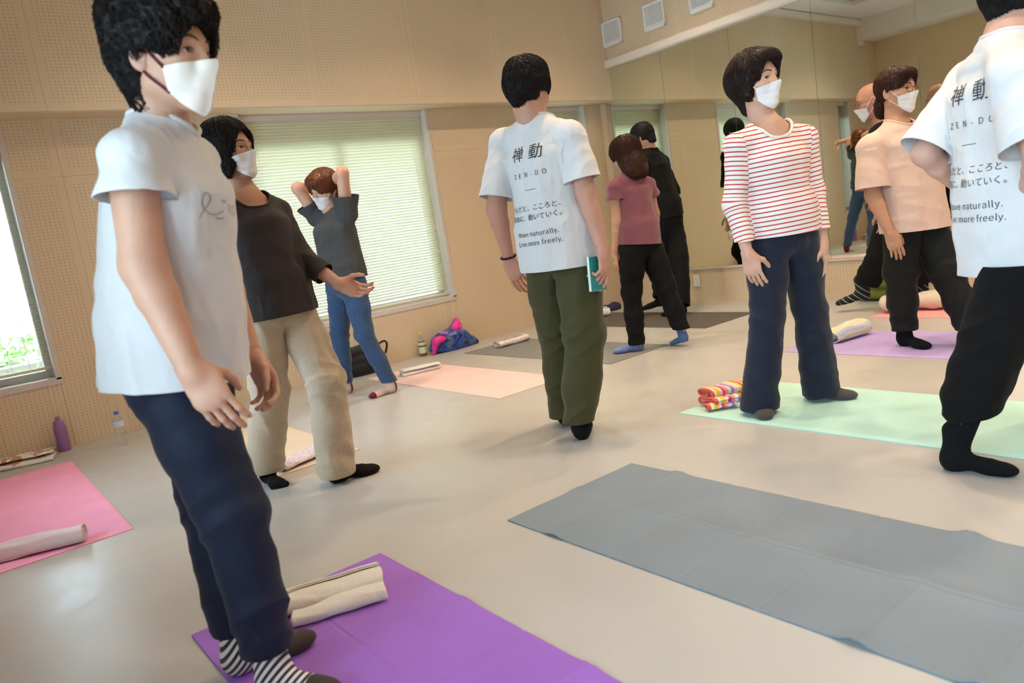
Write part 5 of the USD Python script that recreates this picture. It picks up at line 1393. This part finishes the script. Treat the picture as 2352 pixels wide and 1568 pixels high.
for e, c in (('L', (.14, .20, .42)), ('R', (.055, .11, .26))): p.sock(cloth('blue_sock_' + 'ab'[e == 'R'], c, .9, .001, .0006, 60), *feet[e], e)
p.eyes((0, 1, 0))


def vol5(p):
    d = crown(p) - .016; c = ell(p, (0, -.03, -.065), (.100, .094, .165)); c = -smin(-c, p[:, 2] + .185, .02); d = smin(d, c, .02)
    face = ell(p, (0, .115, -.06), (.062, .095, .12)); return -smin(-d, face, .008)


p.hair(m_brown_hair, vol5, lambda q: flow_down(q), n=1600, length=.16, width=.0018, noise=.004, freq=50, lift=.006)

# --- person in black beyond her
Fc, Fp, Fh = facing(128, 0, 0), facing(135), facing(140, -22, 0)
dep = 6.75
feet = {'L': (FL(1535, 722, .0), FL(1502, 715, .0)), 'R': (FL(1578, 722, .0105), FL(1545, 732, .0105))}
feet['L'] = (feet['L'][0] + np.array([0, 0, .09]), feet['L'][0] + unit(facing(160)[1]) * .24 + np.array([0, 0, .06])); feet['R'] = (feet['R'][0], feet['R'][0] + unit(facing(150)[1]) * .24)
J = pose(dep, 1.0, Fc, Fp, (1492, 348), (1476, 318), (1530, 510), {'L': ((1475, 375), (1480, 440, .05), (1485, 500, .05)), 'R': ((1520, 372), (1543, 440, .02), (1552, 515, .05))}, {'L': (1518, 620, .1, 1), 'R': (1562, 615, .0)}, feet, say='P6' if SAY else None)
p = Figure('person with short black hair, all in black, half hidden behind the mauve T-shirt', J, Fh, Fc, Fp, 1.0, .98, .0075, 6)
p.body(skin_m('skin_six', (.48, .25, .16)), {'L': dict(dir=dn, back=-RGT, curl=.4), 'R': dict(dir=dn, back=RGT - FWD * .4, curl=.4)})
p.shirt(blks, [(-.1, .185, .14, .0), (.15, .18, .14, .0), (.5, .17, .125, .0), (.74, .17, .12, .0), (.9, .125, .088, 0), (1.0, .07, .066, 0)], {'L': (0.060, .085, 1.1), 'R': (0.060, .085, 1.1)}, collar=.075, hem=(at(1530, 500, dep), np.array([0, 0, 1.0]) - RGT * .1), folds=.010)
p.trousers(blkt, (.165, .125), {e: [(0, .10), (.5, .095), (1, .085), (1.5, .080), (2.05, .075)] for e in 'LR'}, folds=.010)
for e in 'LR': p.sock(blk, *feet[e], e)
p.eyes((0, 1, 0)); p.mask(m_mask, m_strap)


def vol6(p):
    d = crown(p) - .015; d = smin(d, cone(p, (0, -.07, .01), (0, -.07, -.06), .055, .04), .02); face = ell(p, (0, .12, -.045), (.075, .09, .11)); nk = ell(p, (0, -.03, -.155), (.11, .11, .08))
    return -smin(-d, smin(face, nk, .01), .008)


p.hair(m_black_hair, vol6, lambda q: flow_down(q), n=900, length=.06, width=.0018, noise=.005)

# --- woman in red and white stripes
Fc, Fp, Fh = facing(-78, 0, 0), facing(-76), facing(-56, 0, 3)
dep = 3.18
feet = {'R': (FL(1775, 938, .0105), FL(1765, 966, .0105)), 'L': (FL(1900, 926, .0105), FL(1971, 915, .0105))}
feet['R'] = (feet['R'][1] - unit(facing(-98)[1]) * .23, feet['R'][1]); feet['L'] = (feet['L'][1] - unit(facing(-30)[1]) * .23, feet['L'][1])
J = pose(dep, .95, Fc, Fp, (1765, 292), (1737, 190), (1800, 560), {'R': ((1693, 335), (1687, 470, -.0), (1717, 582, -.06)), 'L': ((1848, 318), (1868, 440, .02), (1889, 558, -.03))}, {'R': (1765, 755, -.02), 'L': (1862, 740, .0)}, feet, say='P7' if SAY else None, soles={'R': facing(-98)[1] * .06, 'L': facing(-30)[1] * .03})
p = Figure('person in red and white striped long-sleeved top and navy flared trousers on the mint mat', J, Fh, Fc, Fp, .95, .98, .0055, 7)
sk7 = skin_m('skin_seven', (.58, .33, .235))
p.body(sk7, {'R': dict(dir=dn + RGT * .22, back=-FWD * .7 - RGT * .6, curl=.3, thumb=(.3, .2)), 'L': dict(dir=dn + RGT * .06, back=RGT * .9 - FWD * .3, curl=.35)}, arm_r=(.040, .035, .030, .024), neck=.05)
bret = striped('breton_jersey', (.74, .70, .66), (.47, .05, .06), .0188, .27, 'stripe')
p.shirt(bret, [(-.08, .160, .120, .0), (.15, .158, .118, .0), (.42, .142, .108, .004), (.68, .150, .118, .018), (.87, .122, .088, .0), (1.0, .07, .066, 0)], {'R': (.052, .040, 2.06), 'L': (.052, .040, 2.06)}, collar=.088, collar_drop=.03, hem=(at(1796, 538, dep), np.array([0, 0, 1.0])), folds=.008, stripes=True)
p.rib(plain('cream_rib', (.72, .68, .63), .85), .0065)
navy7 = cloth('navy_flared_trousers', (.009, .012, .028), .75, .003, .0003, 12, sheen=.1)
p.trousers(navy7, (.155, .118), {e: [(0, .084), (.5, .085), (1, .072), (1.4, .074), (1.75, .078), (2.15, .084)] for e in 'LR'}, folds=.009, cut={e: (feet[e][0] + np.array([0, 0, .024]), dn) for e in 'LR'})
m_grey_sock = cloth('dark_grey_sock', (.055, .045, .042), .9, .001, .0006, 60)
for e in 'LR':
    sp, (hl, Rf, q, fl) = p.sock(m_grey_sock, *feet[e], e)
p.eyes(unit((.35, 1, .06))); p.mask(m_mask, m_strap)
m_dark_brown_hair = hair_m('dark_brown_hair', (.020, .010, .008), .36)


def vol7(p):
    d = crown(p) - .013; d = smin(d, ell(p, (0, -.050, .02), (.092, .082, .080)), .03); d = smin(d, cone(p, (0, -.060, .0), (0, -.050, -.092), .062, .034), .03)
    s_ = np.c_[np.abs(p[:, 0]), p[:, 1:]]; d = smin(d, cone(s_, (.070, .02, .05), (.072, .004, -.045), .026, .022), .02); d = smin(d, ell(p, (0, .058, .088), (.068, .052, .035)), .02)
    face = ell(p, (.012, .13, -.018), (.078, .100, .112)); nk = ell(p, (0, .05, -.13), (.08, .075, .08))
    return -smin(-d, smin(face, nk, .02), .008)


p.hair(m_dark_brown_hair, vol7, lambda q: flow_down(q, 0, (0, .1, 0)), n=2800, length=.11, width=.0012, noise=.007, freq=60, lift=.007)

# --- woman in pale pink top
Fc, Fp, Fh = facing(-66, 0, 0), facing(-62), facing(-60, 0, 0)
dep = 4.02
feet = {'R': (FL(2072, 790, .006), FL(2138, 802, .006)), 'L': (FL(2212, 795, .006), FL(2262, 800, .006))}
feet['L'] = (feet['L'][0], feet['L'][0] + unit(facing(-45)[1]) * .225); feet['R'] = (feet['R'][1] - unit(facing(-76)[1]) * .225, feet['R'][1])
J = pose(dep, .94, Fc, Fp, (2062, 290), (2060, 212), (2095, 520), {'R': ((1998, 340), (2005, 448, -.02), (2043, 535, -.08)), 'L': ((2118, 325), (2146, 410, .02), (2170, 487, -.02))}, {'R': (2072, 665, .0), 'L': (2172, 650, .0)}, feet, say='P8' if SAY else None)
p = Figure('person with glasses and ponytail in loose pale pink T-shirt on the lilac mat', J, Fh, Fc, Fp, .94, .97, .0062, 8)
sk8 = skin_m('skin_eight', (.50, .26, .165))
p.body(sk8, {'R': dict(dir=dn + RGT * .35, back=-FWD * .9 - RGT * .2, curl=.3, thumb=(.25, .2)), 'L': dict(dir=dn + RGT * .25, back=RGT * .8 - FWD * .3, curl=.4)}, neck=.05)
pink = cloth('pale_pink_cotton', (.68, .49, .41), .85, .004, .0006, 14)
p.shirt(pink, [(-.12, .215, .165, .0), (.15, .21, .16, .0), (.5, .20, .145, .0), (.74, .185, .13, .01), (.9, .13, .092, 0), (1.0, .072, .068, 0)], {'R': (0.065, .092, .86), 'L': (0.065, .092, .80)}, collar=.073, collar_drop=.02, hem=(at(2075, 530, dep), np.array([0, 0, 1.0]) + RGT * .02), folds=.009,
        slit=lambda V: np.where(((V - at(2012, 540, dep - .14)) @ np.array([0, 0, 1.0]) < .10) & ((V - J['P']) @ Fc[0] > .12), np.abs((V - at(2014, 545, dep - .16)) @ RGT) - .0045, 1.0))
p.rib(pink, .006)
p.trousers(cloth('charcoal_trousers', (.008, .0085, .0085), .75, .004, .0004, 14, sheen=.03, spec=.2), (.155, .12), {e: [(0, .10), (.5, .094), (1, .085), (1.5, .078), (1.9, .062), (2.05, .055)] for e in 'LR'}, folds=.013, cut={e: (J['La' + e] + np.array([0, 0, .015]), dn) for e in 'LR'})
for e in 'LR': p.sock(blk, *feet[e], e)
p.eyes(unit((.2, 1, 0))); p.mask(m_mask, m_strap)


def vol8(p):
    d = crown(p) - .009; d = smin(d, ell(p, (0, .055, .085), (.066, .048, .032)), .02); d = smin(d, ell(p, (0, -.105, -.062), (.028, .030, .058)), .014)
    s_ = np.c_[np.abs(p[:, 0]), p[:, 1:]]; face = ell(p, (0, .132, -.022), (.078, .10, .102)); ear = ell(s_, (.08, .022, -.055), (.05, .062, .072)); nk = ell(p, (0, -.01, -.12), (.11, .085, .08))
    return -smin(-d, smin(smin(face, ear, .01), nk, .015), .006)


p.hair(m_brown_hair, vol8, lambda q: flow_down(q), n=2000, length=.08, width=.0014, noise=.006, freq=55)


for i, g in enumerate(glasses(p)): gp = part(p.root, 'glasses_rim' if i in (0, 2) else 'glasses_temple' if i in (1, 3) else 'glasses_bridge', g, m_specs, smooth=True)

# --- man at the right edge, hands on his hips
Fc, Fp, Fh = facing(20, -4, 0), facing(8), facing(10, -14, 0)
dep = 2.3
feet = {'R': (FL(2162, 1076, .0), FL(2342, 1092, .0)), 'L': (FL(2480, 960, .0115), FL(2640, 960, .0115))}
feet['L'] = (feet['L'][0], feet['L'][0] + unit(facing(20)[1]) * .25)
J = pose(dep, 1.03, Fc, Fp, (2312, 112), (2342, 10), (2335, 590), {'L': ((2228, 190, .02), (2124, 352, -.0), (2240, 452, .12)), 'R': ((2328, 172, -.02), (2395, 375, -.10), (2362, 432, .04))}, {'R': (2290, 805, -.0), 'L': (2440, 800, .0)}, feet, say='P9' if SAY else None, shw=.165, dh=.02, dn=.0)
p = Figure('person at the right edge, hands on hips, in printed white T-shirt and black trousers', J, Fh, Fc, Fp, 1.03, .98, .0055, 9)
sk9 = skin_m('skin_nine', (.58, .33, .25))
p.body(sk9, {'L': dict(dir=RGT * .9 + dn * .3 - FWD * .1, back=FWD * .6 + np.array([0, 0, 1]) * .6, curl=.3), 'R': dict(dir=RGT * .3 + dn * .3 + FWD * .5, back=-FWD * .3 + np.array([0, 0, 1.0]) * .6, curl=.4)}, arm_r=(.045, .037, .033, .026), neck=.058)
p.shirt(WHITE_TEE, [(-.12, .165, .14, .0), (.2, .165, .135, .0), (.5, .17, .13, .0), (.74, .175, .125, .0), (.9, .128, .092, 0), (1.0, .072, .07, 0)], {'L': (0.060, .084, .97), 'R': (0.060, .088, .80)}, collar=.07, hem=(at(2330, 622, dep), np.array([0, 0, 1.0])), folds=.013, fold_seed=5)
p.rib(WHITE_TEE, .006)
stamp(p, back_print(), m_ink, centre=(-.035, -.135))
p.trousers(blkt, (.17, .13), {e: [(0, .088), (.5, .092), (1, .090), (1.35, .088), (1.58, .078), (1.70, .060)] for e in 'LR'}, folds=.013, cut={e: (J['Lk' + e] + (J['La' + e] - J['Lk' + e]) * .73, dn + (RGT * .25 if e == 'R' else 0)) for e in 'LR'})
for e in 'LR': p.sock(blk, *feet[e], e, height=.25)
p.eyes((0, 1, 0)); p.hair(m_black_hair, vol4, lambda q: flow_down(q, 0, (0, -.1, 0)), n=2600, length=.05, width=.0012, noise=.008, freq=50, lift=.008)

# --- bald man at the mirror
Fc, Fp, Fh = facing(165, 0, 0), facing(170), facing(160, -10, 0)
dep = 5.3
feet = {'L': (FL(2003, 712) + np.array([0, 0, .09]), FL(1935, 716) + np.array([0, 0, .055])), 'R': (FL(2138, 694, .0072), FL(2078, 697, .0072))}
for e in 'LR': feet[e] = (feet[e][0], feet[e][0] + unit(feet[e][1] - feet[e][0]) * .25)
J = pose(dep, 1.02, Fc, Fp, (2025, 288), (2000, 235), (2062, 470), {'L': ((2022, 325), (2032, 410, -.02), (2030, 480, -.03)), 'R': ((2042, 330), (2060, 410, .05), (2070, 480, .02))}, {'L': (2022, 590, -.02, 1), 'R': (2090, 590, .0)}, feet, say='P10' if SAY else None)
p = Figure('bald person in black with striped socks stepping past the mirror behind the pink top', J, Fh, Fc, Fp, 1.02, 1.0, .0068, 10)
p.body(skin_m('skin_ten', (.45, .22, .145)), {e: dict(dir=dn, back=-FWD if e == 'L' else FWD, curl=.4) for e in 'LR'})
p.shirt(blks, [(-.1, .18, .14, .0), (.15, .175, .14, .0), (.5, .17, .125, .0), (.74, .17, .12, .0), (.9, .125, .088, 0), (1.0, .07, .066, 0)], {'L': (0.060, .085, .9), 'R': (0.060, .085, .9)}, collar=.075, hem=(at(2062, 520, dep), np.array([0, 0, 1.0])), folds=.010)
p.trousers(blkt, (.165, .125), {e: [(0, .105), (.5, .10), (1, .09), (1.5, .085), (1.9, .075)] for e in 'LR'}, folds=.011, cut={e: (J['La' + e] + np.array([0, 0, .06]), unit(J['La' + e] - J['Lk' + e])) for e in 'LR'})
sock10 = striped('black_grey_striped_sock', (.012, .012, .013), (.35, .36, .37), .046, .13, 'along')
for e in 'LR': p.sock(sock10, *feet[e], e)
p.eyes((0, 1, 0)); p.mask(m_mask, m_strap)
for i, g in enumerate(glasses(p)): part(p.root, 'glasses_rim' if i in (0, 2) else 'glasses_temple' if i in (1, 3) else 'glasses_bridge', g, m_specs, smooth=True)
